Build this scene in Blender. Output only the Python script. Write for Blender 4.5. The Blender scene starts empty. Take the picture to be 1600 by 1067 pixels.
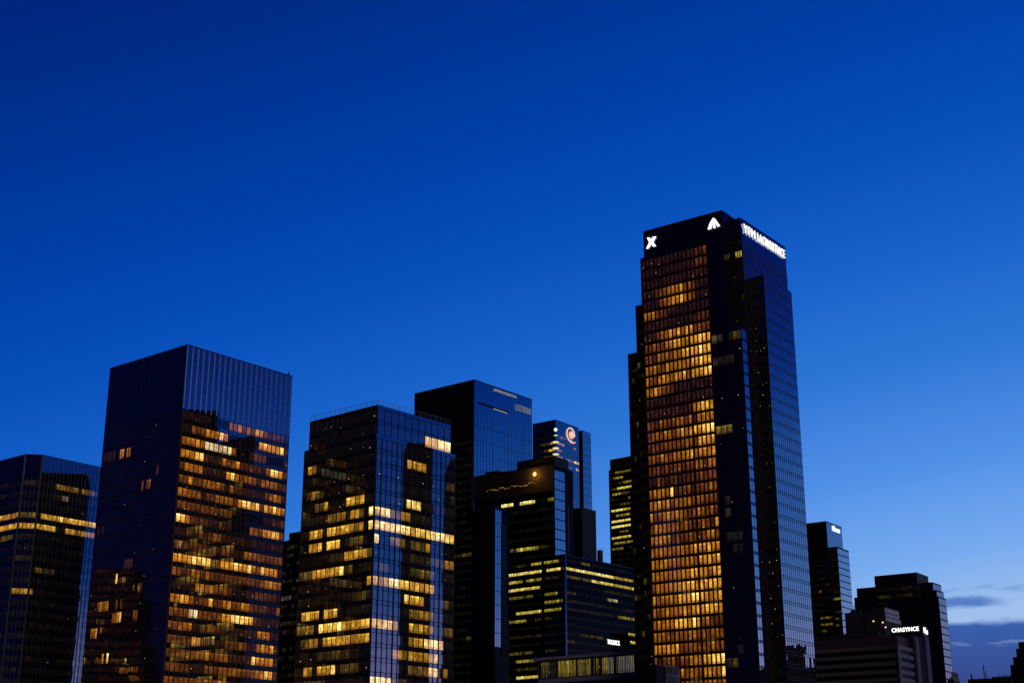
import bpy, math, random
from mathutils import Vector
random.seed(7)
S = bpy.context.scene
COL = S.collection
# ---------------------------------------------------------------- camera
F_PX, HZ = 2220.0, 1265.0                 # focal length in photo pixels, horizon row (photo is 1600x1067)
PITCH = math.atan((HZ - 533.5) / F_PX)
CAM_Z = 14.0
cd = bpy.data.cameras.new("camera"); cam = bpy.data.objects.new("camera", cd); COL.objects.link(cam)
cd.sensor_width = 36.0; cd.lens = 36.0 * F_PX / 1600.0
cd.clip_start = 0.5; cd.clip_end = 20000
cam.location = (0, 0, CAM_Z); cam.rotation_euler = (math.pi / 2 + PITCH, 0, 0)
S.camera = cam
S.view_settings.view_transform = 'Standard'; S.view_settings.look = 'None'
S.view_settings.exposure = 0.0; S.view_settings.gamma = 1.0
# ---------------------------------------------------------------- dusk sky
def lin(c):
    c /= 255.0
    return c / 12.92 if c <= 0.04045 else ((c + 0.055) / 1.055) ** 2.4
def L3(r, g, b): return (lin(r), lin(g), lin(b), 1.0)
class NT:
    def __init__(s, nt): s.nt = nt; s.n = nt.nodes; s.l = nt.links
    def new(s, t, **k):
        o = s.n.new(t)
        for a, b in k.items(): setattr(o, a, b)
        return o
    def put(s, sock, v):
        if isinstance(v, bpy.types.NodeSocket): s.l.new(v, sock)
        else: sock.default_value = v
    def math(s, op, a, b=0.0, c=None, clamp=False):
        o = s.new('ShaderNodeMath', operation=op, use_clamp=clamp)
        s.put(o.inputs[0], a); s.put(o.inputs[1], b)
        if c is not None: s.put(o.inputs[2], c)
        return o.outputs[0]
    def vmath(s, op, a, b=(0, 0, 0)):
        o = s.new('ShaderNodeVectorMath', operation=op)
        s.put(o.inputs[0], a); s.put(o.inputs[1], b)
        return o.outputs['Value'] if op in ('DOT_PRODUCT', 'LENGTH', 'DISTANCE') else o.outputs[0]
    def ramp(s, f, stops):
        o = s.new('ShaderNodeValToRGB'); s.put(o.inputs[0], f)
        e = o.color_ramp.elements
        while len(e) < len(stops): e.new(0.5)
        for q, (p, c) in zip(e, stops): q.position = p; q.color = c
        return o.outputs[0]
    def mapr(s, v, a, b, c, d, smooth=False):
        o = s.new('ShaderNodeMapRange'); o.clamp = True
        if smooth: o.interpolation_type = 'SMOOTHSTEP'
        for i, q in enumerate((v, a, b, c, d)): s.put(o.inputs[i], q)
        return o.outputs[0]
    def mix(s, f, a, b, mode='MIX'):
        o = s.new('ShaderNodeMix', data_type='RGBA', blend_type=mode)
        s.put(o.inputs[0], f); s.put(o.inputs[6], a); s.put(o.inputs[7], b)
        return o.outputs[2]
W = bpy.data.worlds.new("World"); S.world = W; W.use_nodes = True
W.node_tree.nodes.clear(); w = NT(W.node_tree)
tc = w.new('ShaderNodeTexCoord')
dirv = w.vmath('NORMALIZE', tc.outputs['Generated'])
sep = w.new('ShaderNodeSeparateXYZ'); w.l.new(dirv, sep.inputs[0])
X, Y, Z = sep.outputs
elev = w.math('MULTIPLY', w.math('ARCSINE', Z), 180 / math.pi)
hl = w.math('MAXIMUM', w.math('SQRT', w.math('ADD', w.math('MULTIPLY', X, X), w.math('MULTIPLY', Y, Y))), 1e-4)
GLOW_AZ = math.radians(35)                  # heading of the last afterglow, right of the view
ca = w.math('DIVIDE', w.math('ADD', w.math('MULTIPLY', X, math.sin(GLOW_AZ)), w.math('MULTIPLY', Y, math.cos(GLOW_AZ))), hl)
AMP = 26.0
# above the horizon only, so that low directions keep the horizon colour
azd = w.math('MULTIPLY', w.math('ARCTAN2', X, Y), 180 / math.pi)
ca2 = w.math('SUBTRACT', ca, w.math('MULTIPLY', w.math('MAXIMUM', w.math('SUBTRACT', 0.5, ca), 0.0), 0.8))   # night falls faster on the far side
side = w.math('MULTIPLY', w.mapr(azd, 25.0, 50.0, 0.0, 1.0, True), w.mapr(azd, 120.0, 170.0, 1.0, 0.0, True))
t = w.math('ADD', w.math('SUBTRACT', w.math('MAXIMUM', elev, 0.0), w.math('MULTIPLY', ca2, AMP)), 4.9)
t = w.math('ADD', t, w.math('MULTIPLY', side, w.math('MULTIPLY', w.math('MINIMUM', w.math('MAXIMUM', w.math('SUBTRACT', elev, 14.0), 0.0), 12.0), 2.1)))
def tp(v): return (v + 25) / 115.0
SKY = [(-22, (178, 172, 205)), (-16, (172, 182, 222)), (-13, (160, 192, 236)), (-10.5, (118, 170, 238)), (-7, (80, 143, 231)), (-3, (46, 118, 213)),
       (1, (24, 98, 202)), (5, (9, 80, 187)), (9, (1, 67, 171)), (13, (0, 56, 155)), (18, (0, 43, 133)), (24, (0, 30, 113)), (34, (0, 23, 88)), (43, (0, 12, 58)), (88, (0, 4, 34))]
sky = w.ramp(w.math('DIVIDE', w.math('ADD', t, 25.0), 115.0), [(tp(a), L3(*c)) for a, c in SKY])
pinkf = w.math('MULTIPLY', side, w.mapr(elev, 9.0, 4.0, 0.0, 0.75, True))
sky = w.mix(pinkf, sky, (0.60, 0.52, 0.92, 1))                       # lavender afterglow low on the right
# low cloud banks near the horizon
az = w.math('MULTIPLY', w.math('ARCTAN2', X, Y), 180 / math.pi)
def noise(sx, sz, seed, scale=1.0, detail=5.0):
    cv = w.new('ShaderNodeCombineXYZ')
    w.put(cv.inputs[0], w.math('MULTIPLY', az, sx)); w.put(cv.inputs[1], w.math('MULTIPLY', elev, sz)); cv.inputs[2].default_value = seed
    n = w.new('ShaderNodeTexNoise'); w.l.new(cv.outputs[0], n.inputs['Vector']); n.inputs['Scale'].default_value = scale; n.inputs['Detail'].default_value = detail
    return n.outputs[0]
n1 = noise(0.30, 0.9, 3.1); n2 = noise(0.55, 3.2, 8.4)
top = w.math('ADD', elev, w.math('MULTIPLY', w.math('SUBTRACT', n1, 0.5), 0.9))
bank = w.mapr(top, 6.55, 6.85, 1.0, 0.0, True)                       # the thick bank
gap = w.math('MULTIPLY', w.mapr(w.math('ABSOLUTE', w.math('SUBTRACT', top, 5.95)), 0.0, 0.12, 1.0, 0.0, True), w.mapr(n2, 0.5, 0.62, 0.0, 0.28, True))
streak = w.math('MULTIPLY', w.mapr(w.math('ABSOLUTE', w.math('SUBTRACT', top, 7.42)), 0.07, 0.26, 1.0, 0.0, True), w.mapr(az, 18.0, 19.4, 0.9, 0.0, True))
wisp = w.math('MULTIPLY', w.mapr(w.math('ABSOLUTE', w.math('SUBTRACT', top, 7.95)), 0.03, 0.18, 1.0, 0.0, True), w.mapr(n2, 0.42, 0.62, 0.0, 0.35, True))
az_ok = w.mapr(az, 10.0, 14.0, 0.0, 1.0, True)
cl = w.math('MULTIPLY', w.math('MAXIMUM', w.math('MAXIMUM', w.math('SUBTRACT', bank, gap), streak), wisp), az_ok)
cl = w.math('MULTIPLY', cl, w.mapr(az, 26.0, 34.0, 1.0, 0.0, True))
clc = w.ramp(w.mapr(elev, 3.0, 7.6, 0.0, 1.0), [(0.0, L3(34, 48, 112)), (0.45, L3(38, 66, 142)), (0.8, L3(44, 86, 168)), (1.0, L3(72, 112, 190))])
sky = w.mix(w.math('MULTIPLY', cl, 0.95), sky, clc)
bg = w.new('ShaderNodeBackground'); w.l.new(sky, bg.inputs[0]); bg.inputs[1].default_value = 1.0
wo = w.new('ShaderNodeOutputWorld'); w.l.new(bg.outputs[0], wo.inputs[0])
# soft sun added as stand-in for the afterglow, from right and behind the camera
sl = bpy.data.lights.new('sun', 'SUN'); sl.energy = 0.42; sl.angle = math.radians(30); sl.color = (1.0, 0.88, 0.96)
so = bpy.data.objects.new('sun', sl); COL.objects.link(so)
SAZ, SEL = math.radians(152), math.radians(12)
so.rotation_euler = Vector((-math.sin(SAZ) * math.cos(SEL), -math.cos(SAZ) * math.cos(SEL), -math.sin(SEL))).to_track_quat('-Z', 'Y').to_euler()
so.location = (300, -300, 300)
# ---------------------------------------------------------------- materials
def material(name):
    m = bpy.data.materials.new(name); m.use_nodes = True; m.node_tree.nodes.clear()
    t_ = NT(m.node_tree); return m, t_
def glass(name, r0=0.30, tint=(0.42, 0.62, 1.0), base=(0.010, 0.010, 0.014), emis=1.0, rough=0.015, wav=0.0, graze=0.6):
    """Reflective curtain wall glass over dark rooms; rooms light up through the per window attribute glow."""
    m, k = material(name)
    lw = k.new('ShaderNodeLayerWeight'); lw.inputs[0].default_value = 0.5
    fac = k.math('ADD', r0, k.math('MULTIPLY', k.math('POWER', lw.outputs['Facing'], 4.0), graze), clamp=True)
    gl = k.new('ShaderNodeBsdfGlossy'); gl.inputs['Roughness'].default_value = rough
    gl.inputs['Color'].default_value = (*tint, 1)
    if wav:
        tcx = k.new('ShaderNodeTexCoord'); nz = k.new('ShaderNodeTexNoise'); nz.inputs['Scale'].default_value = 0.35; nz.inputs['Detail'].default_value = 1.5
        k.l.new(tcx.outputs['Object'], nz.inputs['Vector'])
        bp = k.new('ShaderNodeBump'); bp.inputs['Strength'].default_value = 1.0; bp.inputs['Distance'].default_value = wav
        k.l.new(nz.outputs[0], bp.inputs['Height']); k.l.new(bp.outputs[0], gl.inputs['Normal'])
    df = k.new('ShaderNodeBsdfDiffuse'); df.inputs[0].default_value = (*base, 1)
    ag = k.new('ShaderNodeAttribute', attribute_name='glow')
    asp = k.new('ShaderNodeAttribute', attribute_name='lamp_spot')
    uv = k.new('ShaderNodeUVMap', uv_map='pane')
    su = k.new('ShaderNodeSeparateXYZ'); k.l.new(uv.outputs[0], su.inputs[0])
    ss = k.new('ShaderNodeSeparateColor'); k.l.new(asp.outputs['Color'], ss.inputs[0])
    seed = asp.outputs['Alpha']
    # curtains and furniture: streaks that run down the pane, plus a soft mottling
    cv = k.new('ShaderNodeCombineXYZ'); k.put(cv.inputs[0], k.math('MULTIPLY', su.outputs[0], 5.0)); k.put(cv.inputs[1], k.math('MULTIPLY', su.outputs[1], 0.7)); k.put(cv.inputs[2], k.math('MULTIPLY', seed, 91.7))
    nn = k.new('ShaderNodeTexNoise'); nn.inputs['Scale'].default_value = 1.0; nn.inputs['Detail'].default_value = 2.0; k.l.new(cv.outputs[0], nn.inputs['Vector'])
    st = k.mapr(nn.outputs[0], 0.3, 0.7, 0.40, 1.45)
    cv2 = k.new('ShaderNodeCombineXYZ'); k.put(cv2.inputs[0], k.math('MULTIPLY', su.outputs[0], 3.0)); k.put(cv2.inputs[1], k.math('MULTIPLY', su.outputs[1], 7.0)); k.put(cv2.inputs[2], k.math('MULTIPLY', seed, 37.3))
    n2_ = k.new('ShaderNodeTexNoise'); n2_.inputs['Scale'].default_value = 1.0; n2_.inputs['Detail'].default_value = 3.0; k.l.new(cv2.outputs[0], n2_.inputs['Vector'])
    mo = k.mapr(n2_.outputs[0], 0.3, 0.7, 0.55, 1.35)
    # a row of ceiling lights near the top of some rooms, furniture cutting into the foot of the pane
    ceil = k.math('MULTIPLY', k.mapr(k.math('ABSOLUTE', k.math('SUBTRACT', su.outputs[1], 0.86)), 0.03, 0.08, 1.0, 0.0, True), k.mapr(k.math('FRACT', k.math('MULTIPLY', seed, 53.1)), 0.55, 0.6, 0.0, 0.9))
    foot = k.math('MULTIPLY', k.mapr(su.outputs[1], 0.12, 0.34, 1.0, 0.0, True), k.mapr(nn.outputs[0], 0.45, 0.55, 0.0, 0.7, True))
    mo = k.math('MULTIPLY', k.math('ADD', mo, ceil), k.math('SUBTRACT', 1.0, foot))
    # the sill zone is darker in some rooms, brighter in others
    grad = k.math('ADD', 1.0, k.math('MULTIPLY', k.math('SUBTRACT', su.outputs[1], 0.5), k.math('SUBTRACT', k.math('MULTIPLY', k.math('FRACT', k.math('MULTIPLY', seed, 17.3)), 1.3), 0.75)))
    e = k.math('MULTIPLY', k.math('MULTIPLY', st, mo), grad)
    ev = k.new('ShaderNodeCombineXYZ'); k.put(ev.inputs[0], e); k.put(ev.inputs[1], k.math('POWER', e, 1.3)); k.put(ev.inputs[2], k.math('POWER', e, 1.7))
    em = k.vmath('MULTIPLY', ag.outputs['Color'], ev.outputs[0])
    dx = k.math('SUBTRACT', su.outputs[0], ss.outputs[0]); dy = k.math('MULTIPLY', k.math('SUBTRACT', su.outputs[1], ss.outputs[1]), 2.2)
    dd = k.math('SQRT', k.math('ADD', k.math('MULTIPLY', dx, dx), k.math('MULTIPLY', dy, dy)))
    sp = k.math('MULTIPLY', k.mapr(dd, 0.03, 0.13, 1.0, 0.0, True), ss.outputs[2])
    spc = k.vmath('SCALE', (1.0, 0.78, 0.50)); k.l.new(sp, spc.node.inputs['Scale'])
    tot = k.vmath('ADD', em, spc)
    ee = k.new('ShaderNodeEmission'); k.l.new(tot, ee.inputs[0]); ee.inputs[1].default_value = emis
    ad = k.new('ShaderNodeAddShader'); k.l.new(df.outputs[0], ad.inputs[0]); k.l.new(ee.outputs[0], ad.inputs[1])
    mx = k.new('ShaderNodeMixShader'); k.put(mx.inputs[0], fac); k.l.new(ad.outputs[0], mx.inputs[1]); k.l.new(gl.outputs[0], mx.inputs[2])
    o = k.new('ShaderNodeOutputMaterial'); k.l.new(mx.outputs[0], o.inputs[0])
    return m
def matte(name, col, rough=0.7, vary=0.15, scale=0.2, spec=0.3, metal=0.0):
    m, k = material(name)
    b = k.new('ShaderNodeBsdfPrincipled'); b.inputs['Roughness'].default_value = rough
    b.inputs['Specular IOR Level'].default_value = spec; b.inputs['Metallic'].default_value = metal
    tcx = k.new('ShaderNodeTexCoord'); n = k.new('ShaderNodeTexNoise'); n.inputs['Scale'].default_value = scale; n.inputs['Detail'].default_value = 6
    k.l.new(tcx.outputs['Object'], n.inputs['Vector'])
    v = k.mapr(n.outputs[0], 0.3, 0.7, 1 - vary, 1 + vary)
    s_ = k.vmath('SCALE', tuple(col)); k.l.new(v, s_.node.inputs['Scale']); k.l.new(s_, b.inputs['Base Color'])
    o = k.new('ShaderNodeOutputMaterial'); k.l.new(b.outputs[0], o.inputs[0]); return m
def emit(name, col, s):
    m, k = material(name); e = k.new('ShaderNodeEmission'); e.inputs[0].default_value = (*col, 1); e.inputs[1].default_value = s
    o = k.new('ShaderNodeOutputMaterial'); k.l.new(e.outputs[0], o.inputs[0]); return m
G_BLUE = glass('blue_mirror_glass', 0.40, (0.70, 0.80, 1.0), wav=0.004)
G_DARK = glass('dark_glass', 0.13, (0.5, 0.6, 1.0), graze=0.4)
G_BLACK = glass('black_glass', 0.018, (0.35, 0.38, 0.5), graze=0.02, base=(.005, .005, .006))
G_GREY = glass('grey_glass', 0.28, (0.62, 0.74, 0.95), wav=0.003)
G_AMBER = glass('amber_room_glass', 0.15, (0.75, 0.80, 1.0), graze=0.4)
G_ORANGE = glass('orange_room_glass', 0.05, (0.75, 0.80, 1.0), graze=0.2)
G_HOTEL_DIM = glass('dimmed_clear_glass', 0.07, (0.7, 0.75, 1.0), graze=0.3)  # dimmer copy of the clear glass, for the darker left walls
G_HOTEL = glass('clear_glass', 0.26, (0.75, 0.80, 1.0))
M_FRAME = matte('dark_aluminium', (0.018, 0.018, 0.024), 0.5, 0.2)
M_WARMF = matte('glow_reddened_aluminium', (0.050, 0.018, 0.010), 0.5, 0.2)  # frames reddened in colour to carry the glow of the rooms
M_FIN = matte('bright_aluminium_fin', (0.17, 0.24, 0.42), 0.3, 0.1, metal=0.9)
M_PALEF = matte('pale_aluminium', (0.07, 0.075, 0.10), 0.5, 0.15)
M_BLACK = matte('black_cladding', (0.006, 0.006, 0.008), 0.6, 0.2)
M_ROOF = matte('roof_gravel', (0.05, 0.05, 0.055), 0.9, 0.3, 1.0)
M_STONE = matte('brown_stone', (0.22, 0.15, 0.15), 0.85, 0.2, 0.15)
M_STONE_L = matte('pale_lit_stone', (0.60, 0.47, 0.46), 0.85, 0.12, 0.2)  # pale stone, with the brightness of the lit right side put into it
M_STONE_D = matte('dark_stone', (0.05, 0.035, 0.045), 0.85, 0.2, 0.15)
M_STEEL = matte('galvanised_steel', (0.25, 0.27, 0.33), 0.5, 0.2, 1.0)
M_SIGN = emit('white_sign_light', (1.0, 0.97, 0.93), 1.8)
M_SIGN_T = emit('white_letter_sign_light', (1.0, 0.97, 0.93), 1.15)
M_SIGN_DIM = emit('dim_sign_light', (0.55, 0.62, 0.72), 0.36)
M_LOGO_O = emit('orange_logo_light', (1.0, 0.42, 0.22), 1.1)
M_LOGO_W = emit('pink_logo_light', (1.0, 0.72, 0.62), 1.1)
M_LAMP = emit('sodium_lamp_light', (1.0, 0.50, 0.10), 2.6)
M_SOFFIT = emit('warm_soffit_light', (1.0, 0.74, 0.32), 1.6)
M_ASPH = matte('asphalt', (0.045, 0.045, 0.05), 0.9, 0.25, 0.5)
# ---------------------------------------------------------------- geometry helpers
def ray(x, y):
    a = (x - 800) / F_PX; b = (533.5 - y) / F_PX; c, s = math.cos(PITCH), math.sin(PITCH)
    return Vector((a, c - b * s, s + b * c))
def at(x, y, D):
    r = ray(x, y); q = r * (D / r.y); q.z += CAM_Z; return q
def px(p):
    c, s = math.cos(PITCH), math.sin(PITCH); z = p.z - CAM_Z
    d = p.y * c + z * s; u = -p.y * s + z * c
    return 800 + F_PX * p.x / d, 533.5 - F_PX * u / d
class Mesh:
    def __init__(s): s.v = []; s.f = []
    def box8(s, c):
        n = len(s.v); s.v += [Vector(q) for q in c]
        s.f += [tuple(n + i for i in q) for q in ((0, 3, 2, 1), (4, 5, 6, 7), (0, 1, 5, 4), (1, 2, 6, 5), (2, 3, 7, 6), (3, 0, 4, 7))]
    def build(s, name, m, parent, base, label=None, center=False):
        if not s.v: return None
        o0 = Vector(base)
        if center:
            cc = sum(s.v, Vector()) / len(s.v); o0 = cc
        me = bpy.data.meshes.new(name); me.from_pydata([q - o0 for q in s.v], [], s.f); me.update(); me.materials.append(m)
        o = bpy.data.objects.new(name, me); COL.objects.link(o)
        if parent is not None: o.parent = parent
        o.location = (o0 - Vector(base)) if parent is not None else o0
        if label: o['label'] = label
        return o
class Face:
    """A vertical wall plane: a runs left to right seen from outside, n points out."""
    def __init__(s, O, d, n): s.O = O; s.d = d; s.n = n
    def p(s, a, z, out=0.0): return Vector((s.O.x + s.d.x * a + s.n.x * out, s.O.y + s.d.y * a + s.n.y * out, z))
    def a_at(s, x, y):
        """Where the line of sight through a photo point meets this wall: (a, z)."""
        r = ray(x, y); k = (s.n.x * s.O.x + s.n.y * s.O.y) / (s.n.x * r.x + s.n.y * r.y)
        q = r * k; return (q.x - s.O.x) * s.d.x + (q.y - s.O.y) * s.d.y, q.z + CAM_Z
    def box(s, mb, a0, a1, z0, z1, o0, o1):
        mb.box8([s.p(a0, z0, o1), s.p(a1, z0, o1), s.p(a1, z0, o0), s.p(a0, z0, o0), s.p(a0, z1, o1), s.p(a1, z1, o1), s.p(a1, z1, o0), s.p(a0, z1, o0)])
def pal(l, hue):
    """room light level 0..1 to radiance"""
    if hue == 'amber': S_ = [(0, (.010, .003, .002)), (.15, (.035, .011, .004)), (.35, (.15, .043, .005)), (.6, (.40, .125, .008)), (.85, (.88, .34, .026)), (1, (1.5, .95, .25))]
    elif hue == 'orange': S_ = [(0, (.014, .005, .007)), (.15, (.045, .013, .008)), (.35, (.18, .050, .006)), (.6, (.46, .160, .012)), (.85, (1.0, .46, .04)), (1, (1.5, .92, .20))]
    elif hue == 'yellow': S_ = [(0, (.003, .002, .001)), (.15, (.03, .018, .004)), (.35, (.12, .075, .010)), (.6, (.55, .255, .020)), (.85, (1.15, .64, .075)), (1, (1.7, 1.25, .38))]
    elif hue == 'olive': S_ = [(0, (.002, .002, .001)), (.2, (.02, .016, .003)), (.5, (.16, .12, .012)), (.8, (.62, .48, .06)), (1, (1.1, .92, .28))]
    else: S_ = [(0, (0, 0, 0)), (.5, (.24, .18, .10)), (1, (1.1, .84, .42))]
    for (a, c), (b, d) in zip(S_, S_[1:]):
        if l <= b:
            t_ = max(0, (l - a) / (b - a)); return tuple(c[i] + (d[i] - c[i]) * t_ for i in range(3))
    return S_[-1][1]
class Tower:
    def __init__(s, name, label, cat='tower', group=None):
        s.name = name; s.label = label; s.cat = cat; s.group = group
        s.body = []; s.win = []; s.frame = {}; s.base = None; s.root = None; s.blocks = []
    def setup(s, C, theta):
        s.th = math.radians(theta); s.U = Vector((math.sin(s.th), math.cos(s.th), 0)); s.V = Vector((-math.cos(s.th), math.sin(s.th), 0))
        s.C = Vector((C.x, C.y, 0)); s.base = s.C.copy()
        r = bpy.data.objects.new(s.name, None); COL.objects.link(r); r.location = s.base; r.empty_display_size = 5
        r['label'] = s.label; r['category'] = s.cat
        if s.group: r['group'] = s.group
        s.root = r; return s
    def W(s, u, v, z): q = s.C + s.U * u + s.V * v; return Vector((q.x, q.y, z))
    def right(s, v=0, u0=0): return Face(s.W(u0, v, 0), s.U, -s.V)      # wall facing right
    def left(s, u=0, v1=0): return Face(s.W(u, v1, 0), -s.V, -s.U)       # wall facing left; starts at v1
    def block(s, u0, u1, v0, v1, z0, z1, m, name='body', top=None, label=None):
        mb = Mesh(); c = [s.W(*q) for q in ((u0, v0, z0), (u0, v1, z0), (u1, v1, z0), (u1, v0, z0), (u0, v0, z1), (u0, v1, z1), (u1, v1, z1), (u1, v0, z1))]
        mb.box8([c[0], c[3], c[2], c[1], c[4], c[7], c[6], c[5]])
        return mb.build(name, m, s.root, s.base, label)
    def fr(s, key, m):
        if key not in s.frame: s.frame[key] = (Mesh(), m)
        return s.frame[key][0]
    def grid(s, F, a0, a1, z0, z1, nc, fh, fill, m=None, wf=(0.16, 0.86), gapw=0.10, mull=0.09, md=0.12, tr=0.09, fm=None, tilt=0.15,
             heavy=0, speck=0.05, key='curtain_wall_frame', out=0.05, lines=True, off=0, transoms=2):
        """Panes, mullions and transoms on wall F between a0..a1 and z0..z1, floors counted down from z1."""
        m = m or G_BLUE; fm = fm or M_FRAME
        nr = max(1, int((z1 - z0) / fh)); pw = (a1 - a0) / nc
        fb = s.fr(key, fm)
        for r in range(nr):
            zb = z1 - (r + 1) * fh
            for c in range(nc):
                A0 = a0 + c * pw + gapw / 2; A1 = a0 + (c + 1) * pw - gapw / 2
                Z0 = zb + wf[0] * fh; Z1 = zb + wf[1] * fh
                cen = F.p((A0 + A1) / 2, (Z0 + Z1) / 2)
                X_, Y_ = px(cen)
                g = fill(r, c, nr, nc, X_, Y_)
                lev, hue = g if isinstance(g, tuple) else (g, 'amber')
                if lev is None: continue
                if len(g if isinstance(g, tuple) else (1,)) == 2 and lev >= 0: col = pal(lev, hue)
                else: col = pal(max(0, lev), hue)
                s.win.append((F, A0, A1, Z0, Z1, out, col, m, tilt, speck, X_, Y_))
            if lines:
                for zz in ((zb + wf[0] * fh - tr / 2), (zb + wf[1] * fh + tr / 2))[:transoms]:
                    F.box(fb, a0, a1, zz - tr / 2, zz + tr / 2, 0, md * 0.8)
        if mull:
            for c in range(nc + 1):
                a = a0 + c * pw; wd = mull * (2.2 if heavy and (c - off) % heavy == 0 else 1)
                F.box(fb, a - wd / 2, a + wd / 2, z1 - nr * fh, z1, 0, md)
    def finish(s, limit=100):
        for k, (mb, m) in s.frame.items(): mb.build(k, m, s.root, s.base)
        def area(q):
            F, A0, A1, Z0, Z1 = q[:5]; P = [px(F.p(a, z)) for a, z in ((A0, Z0), (A1, Z0), (A1, Z1), (A0, Z1))]
            if not (-10 < q[10] < 1610 and q[11] < 1075): return 0
            return abs(sum(P[i][0] * P[(i + 1) % 4][1] - P[(i + 1) % 4][0] * P[i][1] for i in range(4))) / 2
        ws = sorted(s.win, key=area, reverse=True)
        for q in ws[:limit]: make_windows([q], s.root, s.base, True)
        rest = {}
        for q in ws[limit:]: rest.setdefault(q[7].name, []).append(q)
        allrest = [q for l_ in rest.values() for q in l_]
        if allrest:
            o = make_windows(allrest, s.root, s.base, False); o['kind'] = 'stuff'
RW = random.Random(11)
def make_windows(qs, parent, base, single):
    v = []; f = []; uvs = []; gc = []; sc = []; mats = []; mi = []
    for (F, A0, A1, Z0, Z1, out, col, m, tilt, speck, X_, Y_) in qs:
        k = len(v); ta = RW.gauss(0, tilt) * math.pi / 180; tb = RW.gauss(0, tilt * 0.6) * math.pi / 180
        if m not in mats: mats.append(m)
        ac, zc = (A0 + A1) / 2, (Z0 + Z1) / 2
        fr = [F.p(a, z, out + (a - ac) * ta + (z - zc) * tb) for a, z in ((A0, Z0), (A1, Z0), (A1, Z1), (A0, Z1))]
        bk = [F.p(a, z, 0.004) for a, z in ((A0, Z0), (A1, Z0), (A1, Z1), (A0, Z1))]
        v += fr + bk
        seed = RW.random(); su = (RW.uniform(.15, .85), RW.uniform(.08, .5), 0.0)
        if RW.random() < speck: su = (su[0], su[1], RW.choice((.12, .2, .35, .6, 1.3)))
        for fc in ((0, 1, 2, 3), (4, 5, 1, 0), (5, 6, 2, 1), (6, 7, 3, 2), (7, 4, 0, 3)):
            f.append(tuple(k + i for i in fc)); mi.append(mats.index(m))
            front = fc == (0, 1, 2, 3)
            for j in range(4):
                uvs += ((0, 0), (1, 0), (1, 1), (0, 1))[j] if front else (.5, .5)
                gc += (*(col if front else (0, 0, 0)), 1); sc += (*(su if front else (0, 0, 0)), seed)
    o0 = sum(v, Vector()) / len(v) if single else Vector(base)
    me = bpy.data.meshes.new('window'); me.from_pydata([q - o0 for q in v], [], f)
    ul = me.uv_layers.new(name='pane'); ul.data.foreach_set('uv', uvs)
    a = me.color_attributes.new('glow', 'FLOAT_COLOR', 'CORNER'); a.data.foreach_set('color', gc)
    a = me.color_attributes.new('lamp_spot', 'FLOAT_COLOR', 'CORNER'); a.data.foreach_set('color', sc)
    for m in mats: me.materials.append(m)
    me.polygons.foreach_set('material_index', mi); me.update()
    o = bpy.data.objects.new('window', me); COL.objects.link(o); o.parent = parent; o.location = o0 - Vector(base)
    return o
def text_on(F, a0, z0, width, height, s_, m, parent, base, out=0.5, depth=0.3, name='sign', label=None, bold=-0.006):
    cu = bpy.data.curves.new('t', 'FONT'); cu.body = s_; cu.extrude = 0.5; cu.offset = bold; cu.space_character = 1.12
    to = bpy.data.objects.new('t', cu); COL.objects.link(to); bpy.context.view_layer.update()
    me0 = to.to_mesh(); vs = [q.co.copy() for q in me0.vertices]; fs = [tuple(p.vertices) for p in me0.polygons]; to.to_mesh_clear()
    COL.objects.unlink(to); bpy.data.objects.remove(to); bpy.data.curves.remove(cu)
    x0 = min(q.x for q in vs); x1 = max(q.x for q in vs); y0 = min(q.y for q in vs); y1 = max(q.y for q in vs)
    mb = Mesh(); mb.v = [F.p(a0 + (q.x - x0) / (x1 - x0) * width, z0 + (q.y - y0) / (y1 - y0) * height, out + (0.5 + q.z) * depth) for q in vs]; mb.f = fs
    return mb.build(name, m, parent, base, label)
# strips of lit rooms: (x0, y0, x1, y1, level[, hue]) given as photo points along a floor, used to pick each window's light
def conv(org, sc, items): return [((org[0] + q[0] / sc), (org[1] + q[1] / sc), (org[0] + q[2] / sc), (org[1] + q[3] / sc)) + tuple(q[4:]) for q in items]
def strip_lookup(strips, tol):
    def f(X_, Y_):
        for q in strips:
            if q[0] - 1 <= X_ <= q[2] + 1:
                y = q[1] + (q[3] - q[1]) * (X_ - q[0]) / max(1e-3, q[2] - q[0])
                if abs(Y_ - y) < tol: return q
        return None
    return f
def tenants(seed, nr, nc, plit, lv=(.2, .8), dim=(0, .15), seg=(2, 7), rowp=None):
    R = random.Random(seed); T = []
    for r in range(nr + 1):
        row = []; p = plit if rowp is None else rowp(r)
        while len(row) < nc + 2:
            l_ = R.uniform(*lv) if R.random() < p else R.uniform(*dim)
            row += [l_] * R.randint(*seg)
        T.append([max(0, q + R.gauss(0, .05) * (1 if q > .15 else .3)) for q in row])
    return T
# ---------------------------------------------------------------- ground
def flat(name, x0, x1, y0, y1, z, m):
    mb = Mesh(); mb.v = [Vector(q) for q in ((x0, y0, z), (x1, y0, z), (x1, y1, z), (x0, y1, z))]; mb.f = [(0, 1, 2, 3)]
    o = mb.build(name, m, None, (0, 0, 0)); o.location = (0, 0, 0); o['kind'] = 'structure'
    return o
flat('ground', -6000, 6000, -3000, 9000, 0.0, M_ASPH)

# ================================================================ the towers
R = random.Random(5)
def jit(l, s=.06): return max(0.0, l + R.gauss(0, min(s, .28 * l)))
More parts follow.
